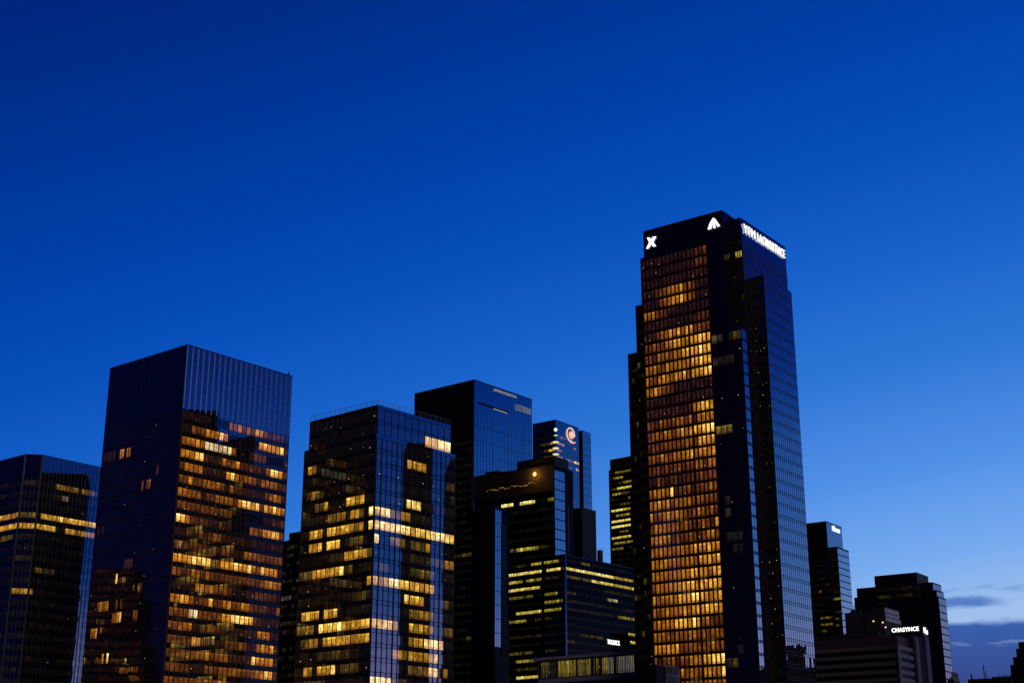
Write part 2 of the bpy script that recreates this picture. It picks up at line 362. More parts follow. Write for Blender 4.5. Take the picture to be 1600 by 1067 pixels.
# ---- T1: the square mirrored tower at the left
def tower_square():
    T = Tower('office_tower', 'square mirror glass tower with pale fins round its blank top and amber rooms below')
    C = at(293, 539, 400); T.setup(C, 39.2); zt = C.z
    rf = T.right(); wR, _ = rf.a_at(457, 588); lf0 = T.left(0, 0); aL, _ = lf0.a_at(172, 576); wL = -aL
    T.block(0, wR, 0, wL, 0, zt, G_BLUE)
    T.block(0.6, wR - 0.6, 0.6, wL - 0.6, zt + 0.003, zt + 0.3, M_ROOF, 'roof')
    nc = 24; fh = 3.78; crown = 19.4; zw = zt - crown
    st = strip_lookup(conv((230, 520), 3.952, [
        (400, 548, 512, 582, -1), (515, 578, 712, 627, .62), (725, 632, 850, 662, .22),
        (285, 618, 365, 630, .4), (370, 625, 492, 652, .62), (500, 662, 680, 702, -1), (685, 705, 840, 750, .85),
        (225, 672, 352, 700, .52), (368, 700, 448, 716, 1.0, 'white'), (448, 716, 506, 738, .75, 'white'), (508, 735, 532, 745, .6), (540, 745, 622, 772, -1), (625, 757, 732, 792, .3), (735, 797, 836, 820, -1),
        (222, 768, 284, 780, .62), (285, 780, 352, 792, .95), (355, 790, 462, 820, .15), (468, 815, 556, 832, .52), (560, 832, 732, 862, .22), (750, 866, 832, 892, .88),
        (218, 845, 342, 866, .5), (350, 870, 492, 897, .1), (498, 892, 552, 910, .85), (558, 905, 732, 937, .34), (740, 940, 832, 957, .4),
        (208, 922, 272, 935, .5), (275, 938, 342, 950, .38), (348, 948, 542, 978, .45), (545, 982, 730, 1012, .15), (735, 1015, 830, 1030, .42),
        (205, 1005, 342, 1030, .48), (345, 1030, 540, 1060, .38)]) + conv((230, 790), 3.852, [
        (555, 14, 682, 40, .78), (700, 34, 792, 52, .9), (188, 103, 236, 115, .98), (236, 115, 282, 125, .6), (520, 62, 690, 92, -1), (520, 150, 600, 165, -1),
        (602, 166, 684, 186, .34), (705, 195, 782, 212, .8), (316, 204, 452, 226, .32), (170, 342, 272, 360, .97), (282, 364, 392, 382, .92), (392, 382, 470, 394, .45),
        (472, 388, 552, 402, .95), (552, 402, 644, 418, .8), (688, 414, 782, 436, .86), (162, 420, 262, 432, .38), (278, 442, 442, 470, .36), (680, 492, 782, 512, .48),
        (278, 524, 402, 546, .66), (440, 548, 512, 560, .36), (678, 570, 782, 590, .32), (152, 572, 252, 592, .8), (288, 606, 442, 630, .3), (468, 620, 512, 630, .72), (568, 630, 602, 640, .6),
        (262, 680, 288, 690, .9, 'white'), (348, 690, 434, 700, .36), (458, 700, 634, 722, .9), (668, 800, 742, 820, .42), (108, 822, 252, 842, .27), (278, 850, 357, 866, .86), (370, 866, 440, 875, .32), (668, 880, 762, 892, .75),
        (384, 932, 434, 946, .75), (440, 948, 492, 958, .62), (638, 958, 752, 972, .78), (104, 985, 252, 1002, .3), (652, 1030, 748, 1050, .82), (512, 1030, 542, 1050, .75), (402, 1030, 432, 1042, .5)]), 10.5)
    bgd = tenants(21, 40, nc, .5, (.18, .44), (.04, .16), rowp=lambda q: (.75, .7, .2, .6, .3, .85, .5)[q % 7])
    def fill(r, c, nr, n, X_, Y_):
        q = st(X_, Y_)
        if q is None:
            return (bgd[r][c], 'amber') if Y_ > 690 else (.03, 'amber')
        if q[4] < 0: return (0, 'none')
        return (jit(q[4], .15), q[5] if len(q) > 5 else 'amber')
    T.grid(rf, 0.3, wR - 0.3, 25, zw, nc, fh, fill, G_AMBER, (0.22, 0.84), 0.34, 0.14, 0.12, 0.10, M_WARMF, 0.06, heavy=5, off=0, speck=.22)
    # bright vertical fins of the crown
    fb = T.fr('fin', M_FIN)
    n2 = 21
    for i in range(n2): 
        a = 0.25 + (wR - 0.5) * i / (n2 - 1); rf.box(fb, a - .05, a + .05, zw + .2, zt - .05, 0, .30)
    kb = T.fr('crown_joint', M_FRAME)
    for z in (zw + 6.5, zw + 13): rf.box(kb, .1, wR - .1, z, z + .06, 0, .03)
    lf = T.left(0, wL)
    ls = strip_lookup(conv((0, 520), 3.952, [(745, 735, 825, 760, .6), (640, 770, 720, 765, .1), (965, 880, 1067, 865, .3), (870, 975, 985, 960, .5)]) + conv((0, 790), 3.852, [
        (705, 470, 735, 475, .85), (815, 465, 850, 460, .35), (585, 630, 665, 625, .6), (800, 630, 830, 625, .4), (705, 560, 735, 560, .4), (708, 640, 728, 640, .9), (705, 705, 722, 705, .95), (680, 705, 700, 705, .45),
        (550, 795, 590, 795, .6), (820, 775, 910, 765, .4), (965, 755, 985, 755, .3), (615, 950, 650, 950, .75), (655, 1030, 670, 1030, .8), (765, 1025, 782, 1025, .4), (750, 370, 790, 365, .2), (590, 180, 650, 175, .12)]), 9)
    def fl(r, c, nr, n, X_, Y_):
        q = ls(X_, Y_); return (0, 'none') if q is None or R.random() < .35 else (jit(q[4], .2), 'amber')
    T.grid(lf, 0.3, wL - 0.3, 25, zw, 34, fh, fl, G_BLUE, (0.14, 0.90), 0.12, 0.20, 0.08, 0.26, M_FRAME, 0.08, speck=.035, transoms=1)
    for i in range(12):
        a = .2 + (wL - .4) * i / 11; lf.box(kb, a - .03, a + .03, zw, zt - .05, 0, .04)
    # small rooftop lamp mast at the far right corner
    mb = Mesh(); rf.box(mb, wR - 1.0, wR - .7, zt + .31, zt + 1.5, -1.0, -.7); mb.build('roof_mast', M_BLACK, T.root, T.base)
    cp = Mesh(); rf.box(cp, -.02, wR + .02, zt + .003, zt + .25, -.25, .06); lf.box(cp, 0, wL - .27, zt + .003, zt + .24, -.25, .05); cp.build('coping', M_FRAME, T.root, T.base)
    T.finish(); return T
T1 = tower_square()
# ---- B: the hotel like tower with roof railing
def tower_railing():
    T = Tower('glass_tower', 'glass tower with yellow rooms, an upper setback and a thin roof railing')
    C = at(590, 632, 402); T.setup(C, 41); zt = C.z
    rf = T.right(); wR, _ = rf.a_at(705, 662.5); wL = -T.left(0, 0).a_at(484.5, 657)[0]
    zs = T.right(0).a_at(588, 681)[1]
    T.block(0, wR, 0, wL, zs, zt, G_HOTEL, 'upper_body')
    e = 1.7
    lo = T.right(-e); ll = T.left(-e, 0)
    uR = lo.a_at(712, 716)[0]; vL = -ll.a_at(475.5, 708)[0]
    T.block(-e, uR, -e, vL, 0, zs - .003, G_HOTEL, 'lower_body')
    cl = Mesh(); T.left(0, wL).box(cl, 0, wL, zs, zt - .01, .003, .03); Face(T.W(-e, vL, 0), -T.V, -T.U).box(cl, 0, vL + e, 0, zs - .01, .003, .03); cl.build('dark_side_skin', G_HOTEL_DIM, T.root, T.base)  # added skins of dimmer glass: the left side's darkness put into the material
    cl = Mesh(); Face(T.W(uR, vL, 0), -T.U, T.V).box(cl, 0, uR + e, 0, zs - .01, .003, .03); cl.build('rear_dimming_skin', G_HOTEL_DIM, T.root, T.base)  # added unseen skin, stops the rear wall mirroring sky into the square tower
    T.block(.5, wR - .5, .5, wL - .5, zt + .003, zt + .25, M_ROOF, 'roof')
    fh = 3.95
    ss = strip_lookup(conv((450, 600), 4.641, [
        (990, 408, 1155, 475, .92, 'pale'), (862, 590, 992, 640, .6), (415, 878, 542, 852, .55), (185, 915, 285, 900, .5), (445, 975, 542, 955, .6), (582, 945, 742, 982, 1.0, 'pale'), (752, 985, 850, 1005, .5, 'pale'),
        (755, 905, 850, 915, .5), (850, 905, 960, 922, .9), (850, 990, 885, 1010, .6), (288, 995, 400, 980, .4), (580, 1035, 872, 1066, 1.0, 'pale'), (150, 822, 222, 812, .3), (140, 625, 210, 615, .35),
        (1150, 750, 1210, 775, .2)]) + conv((450, 830), 4.503, [
        (148, 50, 232, 38, .65), (272, 25, 382, 8, .75), (388, 18, 542, 2, .62), (556, -2, 832, 28, .98, 'pale'), (832, 28, 1162, 95, .95), (152, 150, 232, 138, .6), (272, 135, 378, 112, .78), (392, 110, 522, 98, .36),
        (728, 105, 832, 135, .4), (848, 130, 1008, 165, .42), (388, 220, 544, 195, .58), (848, 235, 1008, 268, .4), (1105, 270, 1158, 285, .42), (165, 352, 342, 328, .62), (362, 325, 544, 300, .82), (556, 300, 672, 322, .62, 'pale'),
        (680, 310, 722, 325, .8, 'pale'), (738, 325, 834, 350, .8, 'pale'), (848, 340, 1008, 378, .68), (812, 430, 942, 462, .72), (108, 562, 208, 550, .55), (245, 548, 334, 538, .62), (848, 560, 1008, 582, .46),
        (78, 692, 172, 680, .32), (235, 668, 334, 652, .82), (340, 650, 372, 646, .96), (378, 646, 534, 628, .62), (544, 630, 702, 642, .88, 'pale'), (710, 640, 775, 655, .75, 'pale'), (848, 680, 1008, 695, .62), (1098, 690, 1155, 700, .4),
        (98, 778, 192, 768, .42), (252, 768, 344, 755, .6), (348, 755, 524, 740, .52), (534, 740, 564, 742, .7, 'pale'), (836, 762, 934, 778, .62), (938, 778, 1094, 802, .95), (742, 862, 834, 878, .62), (838, 880, 1004, 895, .64), (998, 892, 1036, 900, .85),
        (116, 992, 158, 984, .55), (208, 982, 284, 972, .52), (284, 972, 314, 968, .95), (362, 985, 482, 975, .22), (838, 992, 962, 1002, .35), (998, 1010, 1056, 1022, .92), (1088, 1010, 1115, 1020, .4), (556, 1055, 702, 1066, .95, 'pale')]), 10.5)
    bg2 = tenants(33, 40, 40, .12, (.14, .24), (0, .05))
    def fill(r, c, nr, n, X_, Y_):
        q = ss(X_, Y_)
        if q is None: return (bg2[r][c] if Y_ > 760 else 0, 'yellow')
        return (jit(q[4], .12), 'yellow')
    T.grid(rf, .2, wR - .2, zs, zt - .8, 11, (zt - .85 - zs) / 2, fill, G_HOTEL, (.14, .88), .16, .18, .16, .12, M_FRAME, .04, heavy=0, speck=.05)
    T.grid(T.left(0, wL), .2, wL - .2, zs, zt - .8, 14, (zt - .85 - zs) / 2, fill, G_HOTEL_DIM, (.12, .86), .16, .10, .08, .10, M_FRAME, .05, speck=.12)
    lf = Face(T.W(-e, vL, 0), -T.V, -T.U); wl = vL + e
    rr = Face(T.W(-e, -e, 0), T.U, -T.V); wr = uR + e
    T.grid(rr, .2, wr - .2, 20, zs - .8, 16, fh, fill, G_HOTEL, (.20, .86), .16, .20, .18, .13, M_FRAME, .04, heavy=3, off=1, speck=.12)
    T.grid(lf, .2, wl - .2, 20, zs - .8, 16, fh, fill, G_HOTEL_DIM, (.20, .84), .24, .14, .10, .14, M_FRAME, .05, heavy=4, speck=.16)
    # glass guard rail round the roof
    rb = T.fr('roof_railing', M_STEEL)
    lf1 = T.left(0, wL)
    for Fc, wd in ((rf, wR), (lf1, wL)):
        n = int(wd / 2.2)
        for i in range(n + 1):
            a = .05 + (wd - .1) * i / n; Fc.box(rb, a - .04, a + .04, zt + .003, zt + 1.5, -.12, -.04)
        Fc.box(rb, .0, wd, zt + 1.5, zt + 1.58, -.13, -.03); Fc.box(rb, .0, wd, zt + .78, zt + .82, -.11, -.05)
    T.finish(); return T
B = tower_railing()
# ---- M: the tall main tower
def tower_main():
    T = Tower('skyscraper', 'tallest tower, stepped, orange rooms on its left side, white signs at the top')
    C = at(1157, 340, 445); T.setup(C, 37); zt = C.z
    z1 = zt + 1.6
    u = -6.0
    # stepped masses, each with its own roof line
    T.block(0, 33.2, 0, 24, 0, zt, G_BLUE, 'body', label='rear mass that carries the long sign')
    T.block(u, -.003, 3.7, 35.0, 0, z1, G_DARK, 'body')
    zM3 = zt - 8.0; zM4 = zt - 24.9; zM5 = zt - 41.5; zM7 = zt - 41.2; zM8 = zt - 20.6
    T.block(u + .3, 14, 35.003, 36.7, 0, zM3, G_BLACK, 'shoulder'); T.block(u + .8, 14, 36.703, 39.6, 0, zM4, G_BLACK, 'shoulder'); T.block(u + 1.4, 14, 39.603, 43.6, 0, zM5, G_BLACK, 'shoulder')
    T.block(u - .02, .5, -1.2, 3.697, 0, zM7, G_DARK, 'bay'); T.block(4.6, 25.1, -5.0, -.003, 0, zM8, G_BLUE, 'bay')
    T.block(u + .6, 13, 4.3, 34.4, z1 + .003, z1 + .4, M_ROOF, 'roof')
    # orange rooms
    fh = 3.87
    lfa = T.left(u, 36.2)          # a = 36.2 - v
    rows = [(420, .05, .08, .22), (438, .10, .08, .18), (455, .10, .62, .10), (470, .08, .66, .08), (490, .42, .06, .05), (508, .05, .10, .22), (527, .12, .74, .45), (545, .30, .62, .86), (562, .48, .42, .46), (579, .5, .55, .84),
            (598, .55, .10, .05), (616, .08, .08, .08), (634, .12, .12, .80), (652, .30, .36, .52), (672, .40, .60, .92), (690, .24, .26, .66), (709, .36, .52, .56), (727, .30, .24, .42), (746, .20, .14, .34), (765, .48, .22, .30),
            (784, .52, .34, .36), (803, .52, .42, .38), (823, .44, .36, .38), (843, .58, .28, .44), (862, .48, .44, .74), (881, .52, .48, .72), (899, .56, .62, .66), (918, .44, .78, .76), (938, .40, .84, .74), (958, .46, .70, .74),
            (977, .54, .80, .28), (997, .40, .38, .34), (1016, .66, .36, .36), (1035, .34, .40, .90), (1054, .30, .38, .66), (1074, .3, .3, .3)]
    def fill(r, c, nr, n, X_, Y_):
        zc = zM3 - 1.0 - (r + .5) * fh; ym = px(lfa.p(13, zc))[1]
        q = min(rows, key=lambda k: abs(k[0] - ym)); tt = (c + .5) / n
        if r == 0 and c < 10: return (.03, 'orange')
        l = q[1] * max(0, 1 - abs(tt - .1) * 2.6) + q[2] * max(0, 1 - abs(tt - .5) * 2.9) + q[3] * max(0, 1 - abs(tt - .92) * 2.6)
        s_ = max(0, 1 - abs(tt - .1) * 2.6) + max(0, 1 - abs(tt - .5) * 2.9) + max(0, 1 - abs(tt - .92) * 2.6)
        l /= max(s_, .3)
        if 760 < ym < 770 and c == 5: l = 1.0
        if Y_ < 505 and l < .2: l *= .5
        return (jit(l, .12 if l > .15 else .02), 'orange')
    T.grid(lfa, .2, 26.0, 25, zM3 - 1.0, 16, fh, fill, G_ORANGE, (.11, .88), .60, .40, .12, .10, M_WARMF, .06, heavy=11, speck=.26)
    def rare(p, lo=.1, hi=.4, hue='yellow', zones=()):
        zz = strip_lookup(list(zones), 7.5)
        def f(r, c, nr, n, X_, Y_):
            q = zz(X_, Y_)
            if q: return (jit(q[4], .06), q[5] if len(q) > 5 else hue)
            return (R.uniform(lo, hi) if R.random() < p else 0, hue)
        return f
    # dark bay right of the orange rooms
    zn = conv((970, 520), 4.85, [(740, 760, 855, 735, .5, 'olive'), (770, 1050, 900, 1020, .06), (800, 40, 905, 15, .2, 'olive'), (710, 60, 745, 50, .15), (720, 240, 850, 210, .03)]) + conv((970, 720), 5.161, [(865, 580, 985, 560, .03), (930, 690, 990, 680, .02)]) + conv((970, 880), 5.161, [(880, 810, 945, 795, .2, 'olive'), (940, 690, 990, 680, .03)])
    f7 = Face(T.W(u - .02, 10.1, 0), -T.V, -T.U)
    T.grid(f7, .2, 6.4, 25, zt - 41.2 - .3, 3, fh, rare(.02, .02, .08, 'pale', zn), G_DARK, (.14, .86), .3, .12, .05, .08, M_FRAME, .1, speck=.05)
    f7b = T.left(u - .02, 3.697); 
    T.grid(f7b, .1, 4.8, 25, zM7 - .3, 3, fh, rare(.02, .02, .08, 'pale', zn), G_DARK, (.14, .86), .3, .12, .06, .08, M_FRAME, .1, speck=.05)
    T.grid(Face(T.W(u - .02, -1.2, 0), T.U, -T.V), .1, 6.3, 25, zM7 - .3, 4, fh, lambda *a: (0, 'none'), G_BLUE, (.16, .9), .10, .10, .08, .10, M_FRAME, .12, speck=0)
    # right walls: fine grids that mirror the sky
    for Fc, w0, w1, zz, nc in ((T.right(0), .2, 33.0, zt - 9, 24), (Face(T.W(4.6, -5, 0), T.U, -T.V), .1, 20.4, zM8 - .3, 14)):
        T.grid(Fc, w0, w1, 25, zz, nc, fh, lambda *a: (0, 'none'), G_BLUE, (.18, .90), .12, .16, .10, .14, M_FRAME, .14, speck=0)
    # left wall of the rear mass and of the forward bay
    T.grid(T.left(0, 3.697), .1, 3.6, 25, zt - 7.2, 4, fh, rare(.02, .1, .3, 'olive', [(1150, 374, 1159, 371, .75), (1150, 394, 1159, 390, .65)]), G_BLACK, (.2, .75), .3, .1, .05, .08, M_BLACK, .1, speck=.06)
    T.grid(T.left(4.6, -.003), .1, 4.9, 25, zM8 - .3, 3, fh, lambda r, c, nr, n, X_, Y_: (0, 'olive'), G_BLACK, (.2, .8), .5, .1, .05, .08, M_BLACK, .1, speck=.3)
    sh = rare(.10, .05, .28, 'olive')
    T.grid(Face(T.W(u + .8, 39.6, 0), -T.V, -T.U), .1, 2.8, 25, zM4 - .3, 2, fh, sh, G_BLACK, (.2, .7), .3, .1, .05, .08, M_BLACK, .1, speck=.12)
    T.grid(Face(T.W(u + 1.4, 43.6, 0), -T.V, -T.U), .1, 3.9, 25, zM5 - .3, 3, fh, sh, G_BLACK, (.2, .7), .3, .1, .05, .08, M_BLACK, .1, speck=.12)
    # parapet rails on the shoulders and crown joints
    pb = T.fr('parapet_rail', M_STEEL)
    for uu, v0, v1, zz in ((u + .8, 36.8, 39.5, zM4), (u + 1.4, 39.7, 43.5, zM5)):
        Fc = Face(T.W(uu, v1, 0), -T.V, -T.U)
        Fc.box(pb, 0, v1 - v0, zz + 1.0, zz + 1.06, -.2, -.14)
        for i in range(4): a = (v1 - v0) * i / 3; Fc.box(pb, a - .03, a + .03, zz, zz + 1.0, -.19, -.15)
    # signs: X and arrow logos on the left wall, long lettering on the right wall
    fs = T.left(u, 35.0)
    def prism(F, pts, z_, m, name, o0, o1, label):
        mb = Mesh(); n = len(pts); mb.v = [F.p(a, z, o1) for a, z in pts] + [F.p(a, z, o0) for a, z in pts]
        mb.f = [tuple(range(n))] + [tuple(range(2 * n - 1, n - 1, -1))] + [(i + n, (i + 1) % n + n, (i + 1) % n, i) for i in range(n)]
        return mb.build(name, m, T.root, T.base, label)
    def place(F, pxl, org, sc):
        return [F.a_at(org[0] + x / sc, org[1] + y / sc) for x, y in pxl]
    Xp = place(fs, [(203, 303), (222, 300), (232, 322), (246, 296), (270, 292), (247, 334), (268, 362), (250, 368), (234, 348), (212, 380), (198, 384), (221, 335)], (970, 310), 4.85)
    prism(fs, Xp[::-1], 0, M_SIGN, 'sign', .15, .5, 'glowing white X shaped emblem')
    Ap = place(fs, [(703, 152), (716, 156), (752, 208), (738, 218), (714, 184), (719, 226), (706, 228), (702, 184), (686, 232), (664, 238), (680, 190)], (970, 310), 4.85)
    prism(fs, Ap[::-1], 0, M_SIGN, 'sign', .15, .5, 'glowing white arrow shaped emblem')
    fr_ = T.right(0)
    a0, zb = fr_.a_at(1162, 359); a1, zb1 = fr_.a_at(1179, 371); text_on(fr_, a0 - .6, zb - 1.1, a1 - a0 + .3, 3.0, 'YFM', M_SIGN_T, T.root, T.base, .2, .4, label='glowing white lettering, short first word')
    a0, _ = fr_.a_at(1181, 372); a1, _ = fr_.a_at(1225, 404); text_on(fr_, a0 + .5, zb - 1.1, a1 - a0 - .5, 3.0, 'LACMORTNCE', M_SIGN_T, T.root, T.base, .2, .4, label='glowing white lettering, long second word')
    T.finish(); return T
M = tower_main()
def add_light_rooms(seed, p, hue, lv=(.3, .9), zones=(), tol=5, seg=(2, 6), rowp=None, dim=(0, .02)):
    tn = tenants(seed, 90, 60, p, lv, dim, seg, rowp); zz = strip_lookup(list(zones), tol)
    def f(r, c, nr, n, X_, Y_):
        q = zz(X_, Y_)
        if q: return (0 if q[4] <= 0 else jit(q[4], .09), q[5] if len(q) > 5 else hue)
        return (tn[r][c], hue)
    return f
none = lambda *a: (0, 'none')
# ---- A: chamfered tower at the far left
def tower_chamfer():
    T = Tower('office_tower', 'dim tower with a cut off corner and two glowing floors, at the left edge')
    C = at(67, 710, 520); T.setup(C, 39.0); zt = C.z
    rf = T.right(); wR = rf.a_at(175, 733)[0]
    # chamfer point at roof height
    r = ray(40, 709); k = (zt - CAM_Z) / r.z; P = r * k
    dv = Vector((P.x, P.y, 0)) - T.C; cu, cvv = dv.dot(T.U), dv.dot(T.V)
    wl = 34.0
    pts = [(0, 0), (wR, 0), (wR, cvv + wl), (cu, cvv + wl), (cu, cvv)]
    mb = Mesh(); n = len(pts); mb.v = [T.W(a, b, 0) for a, b in pts] + [T.W(a, b, zt) for a, b in pts]
    mb.f = [tuple(range(n))[::-1], tuple(range(n, 2 * n))] + [(i, (i + 1) % n, (i + 1) % n + n, i + n) for i in range(n)]
    mb.build('body', G_GREY, T.root, T.base)
    lf = Face(T.W(cu, cvv + wl, 0), -T.V, -T.U)
    a = T.W(cu, cvv, 0); b = T.W(0, 0, 0); d = (b - a).normalized(); nrm = Vector((d.y, -d.x, 0)); 
    if nrm.y > 0: nrm = -nrm
    cf = Face(a, d, nrm); cw = (b - a).length
    fh = 4.0; z0 = 20; ztop = zt - 9.0
    zr = conv((0, 690), 5.928, [(535, 435, 735, 480, .42), (770, 490, 905, 520, .35), (370, 712, 885, 802, .74), (355, 785, 512, 810, .8), (515, 812, 600, 832, .05), (605, 838, 885, 880, .6), (185, 705, 320, 712, .30), (185, 768, 350, 782, .72), (-60, 752, 172, 700, .55), (-60, 832, 172, 775, .66), (-10, 895, 130, 862, .30),
         (570, 510, 615, 520, .5, 'pale')]) + conv((0, 790), 3.852, [(215, 400, 320, 408, .22), (75, 520, 190, 525, .55), (60, 670, 165, 672, .62), (370, 640, 415, 648, .6), (195, 625, 290, 635, .22)])
    T.grid(rf, .3, wR - .2, z0, ztop, 22, fh, add_light_rooms(41, .03, 'yellow', (.03, .10), zr, 6.2, dim=(0, .01)), G_GREY, (.24, .74), .12, .10, .06, .08, M_FRAME, .15, heavy=0, speck=.02)
    T.grid(lf, .3, wl - .2, z0, ztop, 18, fh, add_light_rooms(42, .03, 'yellow', (.03, .10), zr, 6.2, dim=(0, .01)), G_DARK, (.24, .74), .12, .10, .06, .08, M_FRAME, .15, speck=.02)
    T.grid(cf, .3, cw - .3, z0, ztop, 4, fh, add_light_rooms(43, .06, 'yellow', (.03, .12), zr, 6.2, dim=(0, .01)), G_DARK, (.24, .74), .2, .14, .10, .12, M_PALEF, .15, speck=.03)
    fb = T.fr('fin', M_PALEF)
    for i in range(20): a_ = .3 + (wR - .6) * i / 19; rf.box(fb, a_ - .06, a_ + .06, z0, zt, 0, .22)
    for i in range(2): a_ = cw * i; cf.box(fb, a_ - .25, a_ + .25, z0, zt - .01, -.05, .5)
    T.finish(); return T
tower_chamfer()
def simple(name, label, Cp, D, theta, Lp, Rp, mats, right=None, left=None, depth=None, roof=True, zbot=0):
    T = Tower(name, label); C = at(*Cp, D); T.setup(C, theta); T.zt = C.z
    T.wR = T.right().a_at(*Rp)[0]; T.wL = -T.left(0, 0).a_at(*Lp)[0]
    if depth: dR = max(T.wR, depth)
    else: dR = T.wR
    T.block(0, dR, 0, max(T.wL, 0), 0, T.zt, mats)
    if roof:
        cp = Mesh(); T.right().box(cp, .0, T.wR, T.zt + .003, T.zt + .5, -.4, .12); T.left(0, T.wL).box(cp, 0, T.wL - .42, T.zt + .003, T.zt + .49, -.4, .11)
        cp.build('coping', M_FRAME, T.root, T.base)
    return T
# ---- G: black slab between the square tower and the railing tower
T = simple('apartment_block', 'unlit black block in the gap between the square tower and the railing tower', (478, 830), 620, 40, (452, 833), (498, 836), G_BLACK)
T.block(0, T.wR, T.wL + .003, T.wL + 8, 0, T.zt - 2.6, G_BLACK, 'shoulder')
T.grid(T.left(0, T.wL + 8), .2, T.wL + 7.5, 25, T.zt - 4, 8, 3.7, add_light_rooms(51, .06, 'pale', (.03, .12)), G_BLACK, (.2, .7), .4, .1, .05, .08, M_BLACK, .1, speck=.06); T.finish(30)
# ---- C: big blue mirrored tower behind
def tower_blue():
    T = simple('office_tower', 'large blue mirror glass tower, black left side, faint lettering along its top edge', (741, 594), 700, 39, (648, 617), (831, 627), G_BLUE)
    # black skin laid over the left side, in place of mirror glass
    pb = Mesh(); T.left(0, T.wL).box(pb, 0, T.wL, 0, T.zt - .01, .003, .15); pb.build('dark_side_skin', M_BLACK, T.root, T.base)
    rf = T.right(); w_ = T.wR; z = T.zt
    T.grid(rf, .3, w_ - .3, 60, z - 16, 19, 7.6, none, G_BLUE, (.04, .96), .16, .16, .14, .12, M_FRAME, .10, heavy=5, off=1, speck=0, transoms=1)
    fb = T.fr('crown_joint', M_FRAME)
    for i in range(20): a = .3 + (w_ - .6) * i / 19; rf.box(fb, a - .06, a + .06, z - 16, z, 0, .08)
    # horizontal ledge slot near the top
    a0, zz = rf.a_at(748, 628); a1, z2 = rf.a_at(794, 646)
    sb = Mesh(); rf.box(sb, a0, a1, zz - .8, zz, .01, .5); sb.build('ledge', M_BLACK, T.root, T.base)
    sb = Mesh(); a2 = rf.a_at(770, 0)[0]; rf.box(sb, rf.a_at(771, 638)[0], a1 - 1, zz - 1.3, zz - .82, .01, .3); sb.build('ledge_light', M_SIGN_DIM, T.root, T.base)
    a0, zb = rf.a_at(771, 611); a1, _ = rf.a_at(806, 623); text_on(rf, a0, zb - .2, a1 - a0, 1.7, 'JOWNA MAGDSTON', M_SIGN_DIM, T.root, T.base, .2, .3, label='dim lettering on the roof edge')
    a0, zb = rf.a_at(805, 637); a1, _ = rf.a_at(829, 645); text_on(rf, a0, zb - 1.2, a1 - a0 - .3, 3.4, 'LCOTBURN', emit('faint_sign_light', (.34, .42, .62), .35), T.root, T.base, .2, .3, label='faint lettering at the right edge')
    ls = T.left(0, T.wL)
    T.grid(Face(ls.p(0, 0, .15), ls.d, ls.n), .3, T.wL - .3, 60, z - 30, 12, 4.1, add_light_rooms(52, .02, 'olive', (.1, .3), [(707, 871, 733, 866, .25, 'olive')], 3), G_BLACK, (.25, .7), .5, 0, 0, 0, M_BLACK, .1, speck=.015, lines=False)
    T.finish()
tower_blue()
